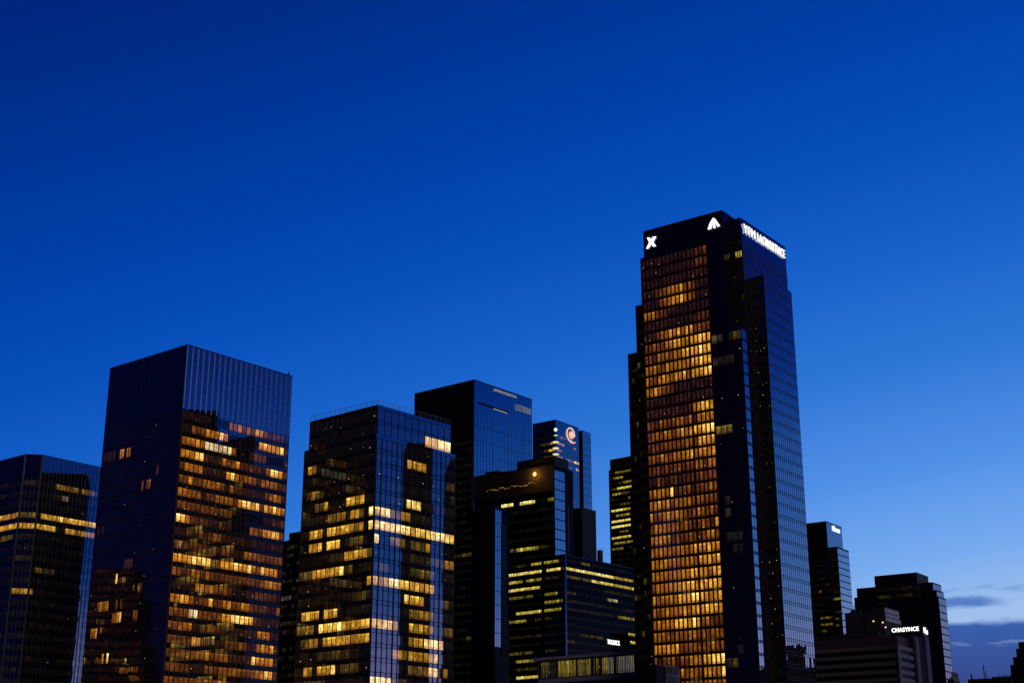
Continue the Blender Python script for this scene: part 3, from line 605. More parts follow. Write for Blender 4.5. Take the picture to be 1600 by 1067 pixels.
# ---- D: tower with round logo
def tower_logo():
    T = simple('office_tower', 'tower with a round pink and orange logo and bright lights down its corner', (868, 656.5), 850, 37, (832, 665), (904, 671), G_GREY)
    rf = T.right(); w_ = T.wR; z = T.zt
    # rear mass set back behind a dark notch
    T.block(w_ + .003, w_ + 3.2, 3, 24, 0, z - .5, G_BLACK, 'notch')
    g2 = Face(T.W(0, -.0, 0), T.U, -T.V); aR = rf.a_at(923, 675)[0]; a0 = rf.a_at(910, 672)[0]
    T.block(a0, aR, 0, 24, 0, z - .1, G_BLUE, 'rear_wing')
    zr = conv((820, 640), 6.671, [(515, 440, 598, 475, .62), (430, 490, 500, 515, .45), (505, 555, 592, 585, .9), (545, 620, 588, 645, .75), (425, 620, 485, 640, .35), (340, 400, 400, 405, .5), (340, 470, 390, 475, .5), (340, 535, 390, 545, .6), (365, 270, 420, 290, .4), (340, 340, 400, 355, .6), (340, 578, 400, 600, .4), (435, 920, 520, 950, .4), (430, 830, 470, 845, .4)])
    T.grid(rf, .2, w_ - .2, 80, z - 8, 14, 4.3, add_light_rooms(53, .25, 'yellow', (.03, .12), zr, 5.0, dim=(0, .01)), G_GREY, (.38, .72), .15, 0, 0, .12, M_FRAME, .1, speck=.02)
    zl = conv((820, 640), 6.671, [(270, 345, 322, 338, .6), (260, 405, 322, 400, .7), (190, 482, 322, 468, .55), (270, 540, 322, 532, .75), (200, 412, 262, 405, .22), (180, 358, 260, 348, .15)])
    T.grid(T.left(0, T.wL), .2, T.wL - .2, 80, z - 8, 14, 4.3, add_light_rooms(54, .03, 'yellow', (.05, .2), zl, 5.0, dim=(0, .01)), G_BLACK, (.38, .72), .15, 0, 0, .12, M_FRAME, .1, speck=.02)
    T.grid(Face(T.W(a0, 0, 0), T.U, -T.V), .1, aR - a0 - .1, 80, z - 3, 5, 4.3, none, G_BLUE, (.1, .9), .1, .06, .1, .1, M_FRAME, .1, speck=0)
    # corner lamps
    for i, (yy, s_) in enumerate(((671, 1.1), (680, .5), (690.5, .9), (700, .9), (709.5, .9), (719, 1.0), (727, .35))):
        zz = T.left(0, 0).a_at(869, yy)[1]
        cb = Mesh(); c_ = T.W(-.35, -.35, 0); wd = 1.5 * s_; 
        Fc = Face(T.W(0, 0, 0) , (T.U - T.V).normalized(), (-T.U - T.V).normalized())
        n_ = 10; cb.v = []; 
        pts = [(math.cos(2 * math.pi * j / n_) * wd * (.6 if i == 0 else 1.5), zz + math.sin(2 * math.pi * j / n_) * wd * (.6 if i == 0 else .42)) for j in range(n_)]
        cb.v = [Fc.p(a, q, .5) for a, q in pts] + [Fc.p(a, q, -.2) for a, q in pts]
        cb.f = [tuple(range(n_))] + [(j, j + n_, (j + 1) % n_ + n_, (j + 1) % n_) for j in range(n_)]
        cb.build('corner_lamp', emit('corner_lamp_light', (1.0, .86, .5), .9 if s_ < 1.05 else 1.8), T.root, T.base)
    # logo: ring, flower and brush stroke
    ac, zc = rf.a_at(891.0, 679.0)
    def ring(ra, rz, t_, a_from, a_to, m, name, ox=0, oz=0):
        mb = Mesh(); n_ = 28
        for j in range(n_):
            p0 = a_from + (a_to - a_from) * j / n_; p1 = a_from + (a_to - a_from) * (j + 1) / n_
            q = [(ox + math.cos(p) * (ra + e), oz + math.sin(p) * (rz + e)) for p, e in ((p0, -t_), (p1, -t_), (p1, t_), (p0, t_))]
            mb.box8([rf.p(ac + x, zc + y, .3) for x, y in q] + [rf.p(ac + x, zc + y, .6) for x, y in q])
        return mb.build(name, m, T.root, T.base)
    ring(4.2, 4.2, .28, .3 * math.pi * 0 - .15, 1.62 * math.pi, M_LOGO_W, 'logo_ring')
    ring(2.3, 2.1, .34, 0, 2 * math.pi, M_LOGO_O, 'logo_flower', .7, -.2)
    ring(1.0, 1.0, .45, 0, 2 * math.pi, M_LOGO_W, 'logo_flower', .9, .0)
    ring(3.2, 1.2, .4, 1.25 * math.pi, 1.95 * math.pi, M_LOGO_O, 'logo_stroke', 1.6, -3.7)
    T.finish()
tower_logo()
# ---- E: dark block with the sodium lamp
def tower_lamp():
    T = simple('office_tower', 'dark tower with one orange lamp under its stepped roof, before the blue tower', (866, 726), 640, 35, (741, 749), (882, 733), G_BLACK, depth=16)
    lf = T.left(0, T.wL); z = T.zt
    a = lf.a_at(806, 737)[0]; zp = z + (lf.a_at(806, 722)[1] - lf.a_at(806, 737)[1])
    b = lf.a_at(839, 716)[0]
    T.block(1.0, 13, T.wL - b - 9, T.wL - a, z + .003, zp, M_BLACK, 'penthouse')
    a2, b2 = lf.a_at(755, 745)[0], lf.a_at(776, 742)[0]
    T.block(1.5, 8, T.wL - b2, T.wL - a2, z + .004, z + 2.0, M_BLACK, 'plant_room')
    rf = T.right()
    T.grid(rf, .1, T.wR - .1, 80, z - 2, 4, 4.6, none, G_BLUE, (.06, .94), .1, .1, .1, .08, M_FRAME, .1, speck=0, transoms=1)
    zl = conv((720, 700), 5.333, [(490, 492, 620, 472, .97), (355, 512, 424, 502, .97), (725, 450, 788, 440, .5), (385, 870, 460, 862, .25), (458, 858, 640, 842, .6), (640, 842, 710, 838, .2), (410, 388, 448, 386, .7, 'pale'), (700, 378, 725, 377, .8, 'pale')])
    T.grid(lf, .2, T.wL - .2, 80, z - 14, 26, 4.3, add_light_rooms(55, .0, 'olive', (.1, .3), zl, 6.5, dim=(0, .004)), G_BLACK, (.36, .74), .15, 0, 0, .08, M_BLACK, .05, speck=.004)
    # glowing rooms just under the roof: a broken line of warm soffit lights
    sb = Mesh(); rr = random.Random(3)
    x = 761.0
    while x < 837:
        yy = 767.5 + (x - 761) * (754 - 767.5) / 76; wpx = rr.uniform(1.0, 4.0); a0_, z0_ = lf.a_at(x, yy + rr.uniform(-1.6, 1.6)); a1_, _ = lf.a_at(x + wpx, yy)
        h = rr.uniform(.12, .5); lf.box(sb, a0_, a1_, z0_ - h / 2, z0_ + h / 2, .05, .35); x += wpx + rr.uniform(.3, 2.4)
    sb.build('soffit_lights', emit('amber_soffit_light', (.85, .45, .10), .30), T.root, T.base)
    a0_, z0_ = lf.a_at(837, 741)
    n_ = 12; cb = Mesh()
    cb.v = [lf.p(a0_ + math.cos(2 * math.pi * j / n_) * .6, z0_ + math.sin(2 * math.pi * j / n_) * .6, 1.2) for j in range(n_)] + [lf.p(a0_ + math.cos(2 * math.pi * j / n_) * 1.0, z0_ + math.sin(2 * math.pi * j / n_) * 1.0, .8) for j in range(n_)]
    cb.f = [tuple(range(n_))] + [(j, j + n_, (j + 1) % n_ + n_, (j + 1) % n_) for j in range(n_)] + [tuple(range(2 * n_ - 1, n_ - 1, -1))]
    fl_ = cb.build('flood_lamp', M_LAMP, T.root, T.base, 'orange sodium flood lamp')
    lc = Mesh(); lf.box(lc, T.wL - 46, T.wL - .1, z - 12, z - .02, .003, .2); lc.build('glow_catch_panel', matte('brown_glow_catcher', (.035, .022, .015), .8), T.root, T.base)  # matte panel added so the lamp's glow shows on the black wall
    pl = bpy.data.lights.new('flood_lamp_light', 'POINT'); pl.energy = 1500; pl.color = (1.0, .45, .10); pl.shadow_soft_size = .3
    po = bpy.data.objects.new('flood_lamp_light', pl); COL.objects.link(po); po.parent = T.root; po.location = lf.p(a0_, z0_, 2.6) - T.base
    br = Mesh(); lf.box(br, a0_ - .2, a0_ + .2, z0_ - .2, z0_ + .2, 0, .79); br.build('lamp_bracket', M_BLACK, fl_, T.base)
    # narrow dark return and pale pier right of the blue strip
    T.block(T.wR + .003, T.wR + 4.0, 2.5, 15, 0, z - 1, M_BLACK, 'rear_wing')
    pr = Mesh(); aa = rf.a_at(887.5, 800)[0]; rf.box(pr, aa - .25, aa + .25, 0, rf.a_at(887, 790)[1], -3, .2); pr.build('pier', M_PALEF, T.root, T.base)
    T.finish()
tower_lamp()
# ---- F: plain black block right of the lamp tower
T = simple('office_block', 'windowless black block standing right in front of the logo tower', (909, 794), 660, 40, (880, 799), (931, 798.5), M_BLACK); T.finish()
T = simple('stair_tower', 'small grey rooftop stair tower beside the windowless black block', (937, 860.5), 700, 38, (933, 861.5), (942, 863), M_STONE_D); 
mb = Mesh(); T.right().box(mb, 0, T.wR, T.zt + 1.2, T.zt + 1.3, -.2, -.1)
for i in range(4): T.right().box(mb, T.wR * i / 3 - .05, T.wR * i / 3 + .05, T.zt + .51, T.zt + 1.2, -.2, -.1)
mb.build('railing', M_STEEL, T.root, T.base); T.finish()
# ---- K: slim banded tower left of the main tower
def tower_slim():
    T = simple('office_tower', 'slim tower with olive lit floors half hidden behind the left of the tallest tower', (1003, 710), 950, 40, (953, 719), (1030, 716), G_BLACK)
    T.block(0.4, T.wR, T.wL + .003, T.wL + 1.6, 0, T.left(0, 0).a_at(950, 735)[1], G_BLACK, 'shoulder')
    zs = conv((930, 700), 2.911, [(95, 118, 158, 112, .45), (90, 146, 158, 140, .5), (100, 175, 158, 168, .85), (80, 198, 158, 190, .3), (85, 222, 158, 212, .6), (120, 245, 158, 240, .3), (68, 282, 160, 268, .85), (95, 302, 160, 293, .6), (70, 335, 160, 320, .9), (72, 362, 162, 348, .95), (115, 382, 150, 376, .4), (78, 415, 160, 405, .75), (85, 440, 165, 432, .55), (80, 470, 140, 465, .45)])
    T.grid(T.left(0, T.wL), .2, T.wL - .2, 60, T.zt - 4, 20, 3.78, add_light_rooms(56, .05, 'olive', (.1, .3), zs, 4.2, dim=(0, .03)), G_BLACK, (.34, .76), .12, 0, 0, .1, M_BLACK, .05, speck=.0)
    T.finish()
tower_slim()
# ---- H: narrow slab with a bright mirrored strip
T = simple('office_tower', 'narrow black slab with one blue mirrored strip, just right of the railing tower', (773.5, 793), 560, 38, (738, 800), (792, 797.5), G_BLACK, depth=9)
rf = T.right(); mw = rf.a_at(783, 900)[0]
zb_ = rf.a_at(775, 1021)[1]
T.grid(rf, .05, mw, zb_, T.zt - .5, 3, 5.4, none, G_BLUE, (.02, .97), .08, .10, .12, .08, M_FRAME, .1, speck=0, transoms=1)
pb = Mesh(); rf.box(pb, mw + .1, T.wR - .45, 0, T.zt - 6, .003, .35); pb.build('dark_side_skin', M_BLACK, T.root, T.base)
pb = Mesh(); T.left(0, T.wL).box(pb, 0, T.wL, 0, T.zt - .01, .003, .12); rf.box(pb, 0, mw, 0, zb_ - .5, .06, .35); pb.build('base_cladding', M_BLACK, T.root, T.base)
T.finish()
# ---- P: banded office block
def tower_banded():
    T = simple('office_block', 'broad black office block with long bands of olive lit windows, under the lamp tower', (882, 867), 590, 41, (775, 891), (1000, 902), G_BLACK)
    z = T.zt; lf = T.left(0, T.wL); rf = T.right()
    zl = conv((700, 820), 4.32, [(570, 265, 636, 258, .7), (650, 256, 742, 248, .6), (395, 340, 636, 312, .85), (670, 305, 760, 295, .85), (395, 392, 500, 378, .7), (535, 372, 634, 362, .55), (655, 362, 745, 350, .2), (395, 442, 496, 430, .95), (500, 430, 612, 422, .8), (420, 490, 570, 478, .4), (650, 465, 740, 458, .55),
         (650, 520, 765, 508, .5), (470, 585, 636, 570, .75), (655, 570, 765, 564, .65), (395, 645, 450, 640, .35), (458, 640, 530, 632, .6), (590, 630, 705, 620, .18), (405, 750, 630, 735, .12), (405, 858, 570, 848, .3), (660, 862, 725, 855, .2), (460, 912, 606, 900, .55), (460, 965, 606, 955, .2), (460, 1022, 622, 1015, .85)])
    zr = conv((700, 820), 4.32, [(900, 270, 950, 282, .3), (775, 293, 1000, 345, .92), (1000, 345, 1110, 370, 1.0), (1110, 370, 1250, 395, .55), (810, 365, 960, 390, .3), (960, 390, 1080, 412, .88), (1080, 412, 1250, 440, .7), (1060, 455, 1230, 490, .18), (1075, 515, 1140, 528, .55, 'pale'), (810, 460, 860, 470, .2), (800, 515, 1100, 560, .10), (800, 570, 1240, 600, .13), (1150, 628, 1250, 642, .5), (895, 745, 1040, 760, .22), (800, 775, 850, 790, .2), (1220, 735, 1255, 742, .7), (1235, 770, 1255, 775, .8)])
    T.grid(lf, .2, T.wL - .2, 20, z - .6, 40, 3.32, add_light_rooms(57, .03, 'olive', (.05, .25), zl, 5.2, dim=(0, .02)), G_BLACK, (.38, .74), .10, 0, 0, .1, M_BLACK, .05, speck=.01)
    T.grid(rf, .2, T.wR - .2, 20, z - .6, 44, 3.32, add_light_rooms(58, .03, 'olive', (.05, .2), zr, 5.2, dim=(0, .02)), G_BLACK, (.38, .74), .10, 0, 0, .1, M_BLACK, .05, speck=.01)
    pr = Mesh(); rf.box(pr, -.25, .55, 0, z - .1, .1, .5); pr.build('corner_pier', glass('pier_glass', .16, (.5, .5, .8)), T.root, T.base)
    pb = T.fr('pier', M_BLACK)
    for xx in (849,): a_ = lf.a_at(xx, 950)[0]; lf.box(pb, a_ - .6, a_ + .6, 0, z - .1, 0, .35)
    a0, zb = rf.a_at(948, 1004); a1, _ = rf.a_at(967, 1007); text_on(rf, a0, zb - .4, a1 - a0, 1.9, 'TOLINCK', emit('white_letter_light', (1, 1, 1), 1.6), T.root, T.base, .3, .3, label='small white lettering low on the right side')
    T.finish()
tower_banded()
# ---- S: pavilion with olive glazed hall, lower centre
def pavilion():
    T = simple('pavilion', 'low pavilion with pale flat roof edge and olive lit glass wall, below the banded block', (1000, 1017), 480, 39, (842, 1031), (1012, 1019), M_BLACK, roof=False)
    T.root['category'] = 'pavilion'
    # its long wall faces the camera: left wall of the block
    lf = T.left(0, T.wL); z = T.zt; L_ = T.wL
    rb = Mesh(); lf.box(rb, -1.5, L_, z - .6, z + .35, .05, 1.8); rb.build('roof_edge', matte('violet_grey_metal', (.34, .30, .42), .6), T.root, T.base)
    zb = lf.a_at(860, 1060)[1]
    bb = Mesh(); lf.box(bb, .5, L_, zb - 1.6, zb - .1, .05, 1.2); bb.build('floor_edge', matte('violet_grey_edge', (.26, .24, .36), .6), T.root, T.base)
    zz = conv((820, 940), 6.154, [(235, 640, 300, 640, .18), (305, 640, 345, 640, .62), (365, 640, 480, 640, .55), (500, 640, 560, 640, .5), (580, 640, 625, 640, .52), (670, 640, 715, 640, .5), (755, 640, 800, 640, .6), (800, 620, 1055, 620, .40), (1030, 600, 1060, 600, .8)])
    T.grid(lf, 1.0, L_ - .3, zb, z - .8, 60, (z - .85 - zb), add_light_rooms(59, .25, 'olive', (.1, .4), zz, 14, seg=(1, 3), dim=(.02, .15)), G_HOTEL, (.05, .95), .18, .12, .2, .1, M_BLACK, .1, heavy=10, speck=.12, key='glazing_frame')
    pc = Mesh()
    for i in range(6): a_ = .3 + (L_ - 2) * i / 5; lf.box(pc, a_ - .25, a_ + .25, 0, z - .61, .25, .7)
    pc.build('column', M_STONE_D, T.root, T.base)
    T.finish()
pavilion()
# ---- low structures in front of the main tower
T = simple('rooftop_building', 'black flat roofed low building before the foot of the tallest tower', (1025, 1041), 330, 52, (992, 1046), (1037, 1043), M_BLACK); T.finish()
T = simple('rooftop_enclosure', 'grey louvred enclosure with open steel posts before the foot of the tallest tower', (1040, 1046), 320, 42, (1035, 1047), (1060, 1050), matte('louvre_grey', (.045, .045, .065), .7))
rf = T.right(); mb = T.fr('steel_frame', M_STEEL)
for i in range(7): a_ = T.wR * i / 6; rf.box(mb, a_ - .05, a_ + .05, T.zt - 8, T.zt + .8, .12, .24)
for z_ in (T.zt + .8, T.zt - 1.2, T.zt - 4): rf.box(mb, 0, T.wR, z_, z_ + .12, .11, .22)
T.finish()
# ---- N: right tower with small white name
def tower_right():
    T = simple('office_tower', 'tower just right of the tallest one, with a small white name at its top right', (1291, 815), 850, 35, (1255, 819), (1315, 824), G_GREY, depth=16)
    z = T.zt; rf = T.right(); lf = T.left(0, T.wL)
    cb = Mesh(); lf.box(cb, 0, T.wL, 0, z - .01, .003, .2); cb.build('dark_side_skin', M_BLACK, T.root, T.base)
    # lower bay in front and lower right wing
    f2 = T.right(-3.5); c2 = f2.a_at(1308, 853.5); r2 = f2.a_at(1326, 859)[0]
    T.block(c2[0], r2, -3.5, 14, 0, c2[1], M_BLACK, 'bay')
    T.grid(Face(T.W(c2[0], -3.5, 0), T.U, -T.V), .1, r2 - c2[0] - .1, 60, c2[1] - 1, 5, 3.9, none, G_BLUE, (.14, .97), .08, 0, .1, .14, M_FRAME, .1, speck=0, transoms=1)
    l2 = Face(T.W(c2[0], 6, 0), -T.V, -T.U)
    zones = conv((1240, 780), 6.154, [(250, 915, 285, 915, .35, 'orange'), (400, 962, 450, 962, .5), (305, 795, 335, 800, .15)]) + conv((1250, 930), 6.957, [(235, 205, 430, 205, .16), (240, 262, 350, 262, .34), (295, 262, 330, 262, .8, 'pale'), (390, 262, 420, 262, .3), (240, 325, 420, 325, .35), (245, 385, 290, 385, .3), (245, 440, 300, 440, .35)])
    T.grid(Face(T.W(c2[0], 9.2, 0), -T.V, -T.U), .1, 12.6, 60, c2[1] - 2, 6, 3.9, add_light_rooms(60, .05, 'olive', (.05, .2), zones, 4.8, dim=(0, .01)), G_BLACK, (.36, .70), .2, 0, 0, .1, M_BLACK, .05, speck=.04)
    T.grid(Face(lf.p(0, 0, .2), lf.d, lf.n), .2, T.wL - .2, 60, z - 24, 10, 3.9, add_light_rooms(61, .05, 'olive', (.05, .2), zones, 4.8, dim=(0, .01)), G_BLACK, (.36, .70), .2, 0, 0, .1, M_BLACK, .05, speck=.03)
    pb = Mesh(); rf.box(pb, .0, .7, 0, z - 22, .05, .5); pb.build('corner_pier', glass('violet_pier_glass', .25, (.3, .3, .7)), T.root, T.base)
    a0, zb = rf.a_at(1301, 827.5); a1, _ = rf.a_at(1311, 831); text_on(rf, a0, zb - .5, a1 - a0, 3.0, 'Iloın', emit('name_light', (.9, 1, 1), 2.2), T.root, T.base, .2, .4, label='small white name')
    T.finish()
tower_right()
# ---- O: broad stepped dark tower, right
def tower_stepped():
    T = simple('stepped_tower', 'broad black stepped tower behind the brown stone building with the white sign', (1432, 895), 800, 35, (1366, 901), (1450, 900), M_BLACK, depth=14)
    z = T.zt; lf = T.left(0, T.wL)
    def step(Cx, Cy, Rx, Ry, v, name, m=M_BLACK, vl=None):
        f_ = T.right(v); c_ = f_.a_at(Cx, Cy); r_ = f_.a_at(Rx, Ry)[0]
        T.block(c_[0], r_, v, vl if vl is not None else 30, 0, c_[1], m, name); return Face(T.W(c_[0], v, 0), T.U, -T.V), r_ - c_[0], c_[1], c_[0]
    f1, w1, zz1, u1 = step(1457, 909, 1470, 912.5, -6, 'wing', M_BLACK)
    f2, w2, zz2, u2 = step(1463, 921, 1474, 923.5, -9, 'wing', M_BLACK, 20)
    f3, w3, zz3, u3 = step(1466, 931, 1477.5, 934, -12, 'wing', M_BLACK, 18)
    for Fc, wd, zz in ((f1, w1, zz1), (f2, w2, zz2), (f3, w3, zz3)):
        T.grid(Fc, .1, wd - .1, 50, zz - .8, 4, 4.0, none, G_GREY, (.16, .98), .1, .06, .12, .30, M_FRAME, .1, speck=0, transoms=1)
    zA = lf.a_at(1338, 919)[1]; zB = lf.a_at(1334, 933)[1]; aA = -lf.a_at(1338, 919)[0]; aB = -lf.a_at(1334, 933)[0]
    T.block(.2, 14, T.wL + .003, T.wL + aA, 0, zA, M_BLACK, 'shoulder'); T.block(.5, 14, T.wL + aA + .003, T.wL + aB, 0, zB, M_BLACK, 'shoulder')
    zones = conv((1240, 780), 6.154, [(820, 945, 900, 935, .16), (1070, 925, 1140, 925, .12), (1050, 850, 1090, 850, .12)]) + conv((1250, 930), 6.957, [(850, 35, 960, 30, .10), (1080, 270, 1370, 265, .17), (1130, 100, 1370, 95, .06), (1300, 180, 1375, 180, .14)])
    fl = Face(T.W(-.0, T.wL, 0), -T.V, -T.U)
    T.grid(Face(fl.p(0, 0, .0), fl.d, fl.n), .2, T.wL - .2, 50, z - 6, 22, 4.0, add_light_rooms(62, .05, 'olive', (.04, .14), zones, 3.5, dim=(0, .02)), G_BLACK, (.3, .8), .15, 0, 0, .1, M_BLACK, .05, speck=.004)
    T.grid(Face(T.W(u1, 0, 0), -T.V, -T.U), .1, 5.9, 50, zz1 - 3, 4, 4.0, add_light_rooms(63, .10, 'olive', (.04, .14), zones, 3.5, dim=(0, .02)), G_BLACK, (.3, .8), .15, 0, 0, .1, M_BLACK, .05, speck=.01)
    # rooftop plant on the wing
    mb = Mesh(); rr = random.Random(4)
    for i in range(14):
        a_ = rr.uniform(.5, 9); h = rr.uniform(.6, 3.2); w_ = rr.uniform(.15, .9); f1.box(mb, a_, a_ + w_, zz1, zz1 + h, -8 - rr.uniform(0, 2), -6)
    mb.build('rooftop_plant', M_BLACK, T.root, T.base)
    T.finish()
tower_stepped()
# ---- P2: small terraced block between
def terraced():
    T = simple('office_block', 'terraced dark building with a pale banded end wall, just above the brown building', (1381.5, 950), 640, 37, (1350, 954), (1403, 955.5), M_STONE_D)
    rf = T.right(); z = T.zt; zl = rf.a_at(1384, 970)[1]
    fb = T.fr('wall_band', matte('violet_stone', (.42, .42, .50), .8))
    for i, (a, b) in enumerate(((0, 1.7), (2.1, 3.4), (3.8, 5.6))): rf.box(fb, -.1, T.wR + (.0 if i < 2 else 1.2), z - b, z - a, 0, .4 + .1 * i)
    T.block(.3, 12, T.wL + .003, T.wL + 9.5, 0, T.left(0, 0).a_at(1323, 956)[1] - .3, M_STONE_D, 'terrace')
    mb = Mesh(); lf = T.left(0, T.wL + 9); rr = random.Random(8)
    for i in range(10): a_ = rr.uniform(0, T.wL + 8); lf.box(mb, a_, a_ + rr.uniform(.3, 2), z - 2, z + rr.uniform(.6, 1.2), -6, -3)
    mb.build('rooftop_plant', M_BLACK, T.root, T.base)
    l2 = T.left(-.0, T.wL)
    sp = Mesh()
    for x, y in ((1365, 970), (1379.5, 972), (1384, 979.5)):
        a_, z_ = l2.a_at(x, y); l2.box(sp, a_ - .25, a_ + .25, z_ - .25, z_ + .25, .02, .4)
    sp.build('wall_lamp', M_SOFFIT, T.root, T.base)
    T.finish()
terraced()
# ---- Q: brown stone building with white sign
def stone_building():
    T = simple('stone_building', 'brown stone building with horizontal bands and a bright white sign, lower right', (1402, 1007), 520, 35, (1262, 1016), (1424, 1012.6), M_BLACK, roof=False)
    lf = T.left(0, T.wL); rf = T.right(); z = T.zt; wL = T.wL; wR = T.wR
    band = matte('shaded_stone_band', (.22, .155, .14), .85, .15, .3); band2 = M_STONE_L  # darker left, paler right: the side light is put into the stone colours
    b1 = Mesh(); b2 = Mesh(); fh = 3.62
    zz = z
    for i in range(9):
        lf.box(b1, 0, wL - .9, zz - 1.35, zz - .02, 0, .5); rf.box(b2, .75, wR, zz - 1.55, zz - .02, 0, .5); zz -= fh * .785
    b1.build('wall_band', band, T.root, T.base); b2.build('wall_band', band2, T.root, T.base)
    cb = Mesh(); rf.box(cb, -.5, .7, 0, z, .0, .7); cb.build('corner_pier', band2, T.root, T.base)
    # attic storey set back with its own end wall
    za = lf.a_at(1398, 992)[1]; aC = 0.0
    T.block(.4, 14, .5, wL + 3, z + .003, z + 3.3, matte('attic_stone', (.11, .06, .07), .85), 'attic')
    ab = Mesh(); rf.box(ab, 1.2, wR * .72, z + .01, z + 3.35, -.49, -.1); ab.build('attic_end_wall', M_STONE, T.root, T.base)
    T.block(2.5, 14, 8, wL + 2, z + 3.303, z + 5.3, matte('attic_upper_stone', (.06, .035, .045), .85), 'attic')
    # core tower
    zb_core = z + 5.0
    fq = T.right(-.8); c_ = fq.a_at(1441, 976); r_ = fq.a_at(1449, 979)[0]
    aR0 = fq.a_at(1424, 1012)[0]
    T.block(wR + .4, r_, -.8, 9, 0, zb_core, matte('core_stone', (.13, .085, .085), .85), 'core_tower')
    # top sign box
    lq = Face(T.W(c_[0], 0, 0), -T.V, -T.U)
    vL = -lq.a_at(1390, 981)[0]
    zt2 = c_[1]; zb2 = lq.a_at(1441, 993)[1]
    T.block(c_[0], r_, -.82, vL, zb2, zt2, M_BLACK, 'sign_box')
    pf = T.fr('pilaster', M_STONE_L)
    for x, x2, yt in ((1428.5, 1432.5, 996), (1443, 1449, 993)):
        a0, zt_ = fq.a_at(x, yt); a1 = fq.a_at(x2, yt)[0]; Face(T.W(0, -.8, 0), T.U, -T.V).box(pf, a0, a1, 0, zt_, 0, .5)
    f_ = Face(T.W(c_[0], 0, 0), -T.V, -T.U)
    a0, zb = f_.a_at(1394, 987.5); a1, _ = f_.a_at(1436, 984); text_on(f_, a0, zb - .05, a1 - a0, 1.55, 'CHASYNCE', M_SIGN, T.root, T.base, .1, .3, label='bright white lettering facing left', bold=0.02)
    a0, zb = fq.a_at(1443.2, 988); a1, zc = fq.a_at(1447.6, 978); f3 = Face(T.W(0, -.82, 0), T.U, -T.V); sb = Mesh()
    f3.box(sb, a0, a0 + (a1 - a0) * .45, zb, zb + 2.0, .05, .35); f3.box(sb, a0 + (a1 - a0) * .6, a1, zb - .3, zb + 1.2, .05, .3); sb.build('sign', M_SIGN, T.root, T.base, 'bright white letter on the narrow right side')
    T.finish()
stone_building()
# ---- far right low buildings
T = simple('stepped_building', 'black stepped building cut off by the right edge of the photo', (1612, 1003), 700, 30, (1591, 1005), (1630, 1008), M_BLACK)
for i, (x, y) in enumerate(((1587, 1013), (1582, 1026), (1577.5, 1038))):
    l_ = T.left(0, 0); a_, z_ = l_.a_at(x, y); T.block(.3 * (i + 1), 12, -T.left(0, 0).a_at((1591, 1587, 1582)[i], 1010)[0] + .003, -a_, 0, z_, M_BLACK, 'shoulder')
T.finish()
T = simple('low_building', 'long low black rooftop with small masts on the skyline, lower right beside the cloud bank', (1580, 1059), 900, 30, (1512, 1062), (1600, 1060), M_BLACK)
lf = T.left(0, T.wL)
for x, h, w_ in ((1537, 9, .5), (1540, 5, .4), (1517, 4, .9), (1560, 2.5, .5), (1567, 2.6, .5), (1572, 2.2, .5), (1578, 2.6, .5)):
    mb = Mesh(); a_ = lf.a_at(x, 1060)[0]; lf.box(mb, a_ - w_ / 2, a_ + w_ / 2, T.zt + .5, T.zt + h, -3, -2.5); mb.build('mast', M_BLACK, T.root, T.base, center=True)
mb = Mesh(); lf.box(mb, T.wL * .55, T.wL, T.zt + .51, T.zt + 1.4, -4, -1); mb.build('roof_plant', M_STONE_D, T.root, T.base); T.finish()
T = simple('rooftop_building', 'small building with rooftop scaffold poles at the foot of the broad stepped tower', (1490, 1062), 700, 33, (1480, 1063), (1500, 1066), M_BLACK)
mb = Mesh(); rr = random.Random(2)
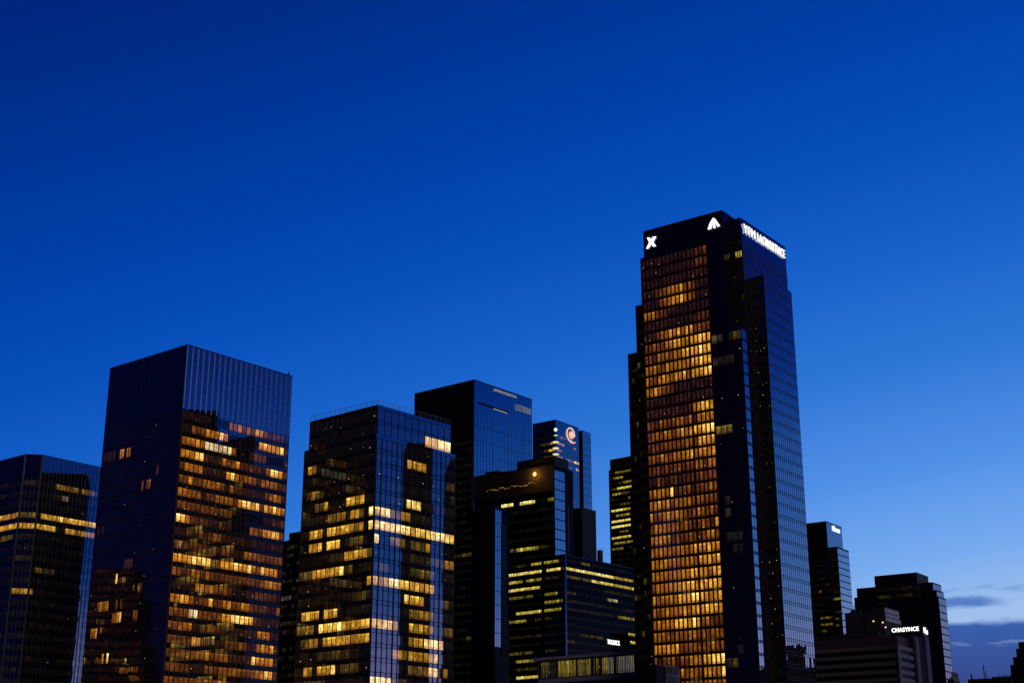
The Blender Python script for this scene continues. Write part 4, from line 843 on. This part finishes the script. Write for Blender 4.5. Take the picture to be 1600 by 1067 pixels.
for i in range(12): a_ = rr.uniform(0, T.wR); T.right().box(mb, a_, a_ + .12, T.zt + .5, T.zt + rr.uniform(1.5, 4.5), -2 + rr.uniform(-1, 1), -1 + rr.uniform(0, 1))
for z_ in (1.5, 2.6): T.right().box(mb, 0, T.wR, T.zt + z_, T.zt + z_ + .1, -1.5, -1.4)
mb.build('scaffold', M_STEEL, T.root, T.base); T.finish()
# ---- neighbours outside the frame or hidden behind another tower, seen only as reflections in the glass
def neighbour(label, x, y, theta, w_, d_, h, steps=(), rooms=None, m=G_BLACK):
    T = Tower('neighbouring_tower', label); T.setup(Vector((x, y, 0)), theta); T.block(0, w_, 0, d_, 0, h, m)
    for i, (du, h2) in enumerate(steps): T.block(-du, w_ + du, -du, d_ + du, 0, h2, m, 'lower_body')
    if rooms: rooms(T)
    T.finish(100)
neighbour('dark tower outside the frame at right, mirrored as a dark stripe in the railing tower', 200, 424, 90, 30, 12, 176)
neighbour('broad dark tower outside the frame at right, mirrored across the square tower', 200, 376, 90, 34, 32, 205)
neighbour('lower dark tower outside the frame at right, mirrored in the railing tower', 200, 444, 90, 30, 18, 168)
neighbour('dark tower hidden behind the square tower, mirrored in the tower at the left edge', -112, 488, 90, 20, 43, 148)  # unseen tower, added to darken the mirror wall of the left-edge tower
def lit_rooms(T):
    for du, z0, z1 in ((0, 110, 122), (3, 88, 110), (7, 30, 88)):
        T.grid(Face(T.W(24 + du, -du, 0), T.V, T.U), .3, 19.7 + 2 * du, z0, z1, 12 + du, 3.8, add_light_rooms(70 + du, .14, 'amber', (.4, .95), seg=(1, 3), dim=(.08, .2)), G_BLACK, (.15, .85), .3, .1, .1, .1, M_BLACK, .1)
neighbour('dark stepped tower outside the frame at left, mirrored low in the square tower', -400, 421, 82, 24, 20, 122, ((3, 110), (7, 88)), lit_rooms, M_BLACK)
neighbour('slender block outside the frame at right, mirrored at the foot of the tallest tower', 486, 647, 62.5, 20, 12, 110)
neighbour('long low block outside the frame at right, mirrored at the foot of the tallest tower', 524, 629, 62.5, 30, 110, 99)
neighbour('low gabled block outside the frame at right, mirrored beside the slender block', 478, 664, 62.5, 12, 9, 103)
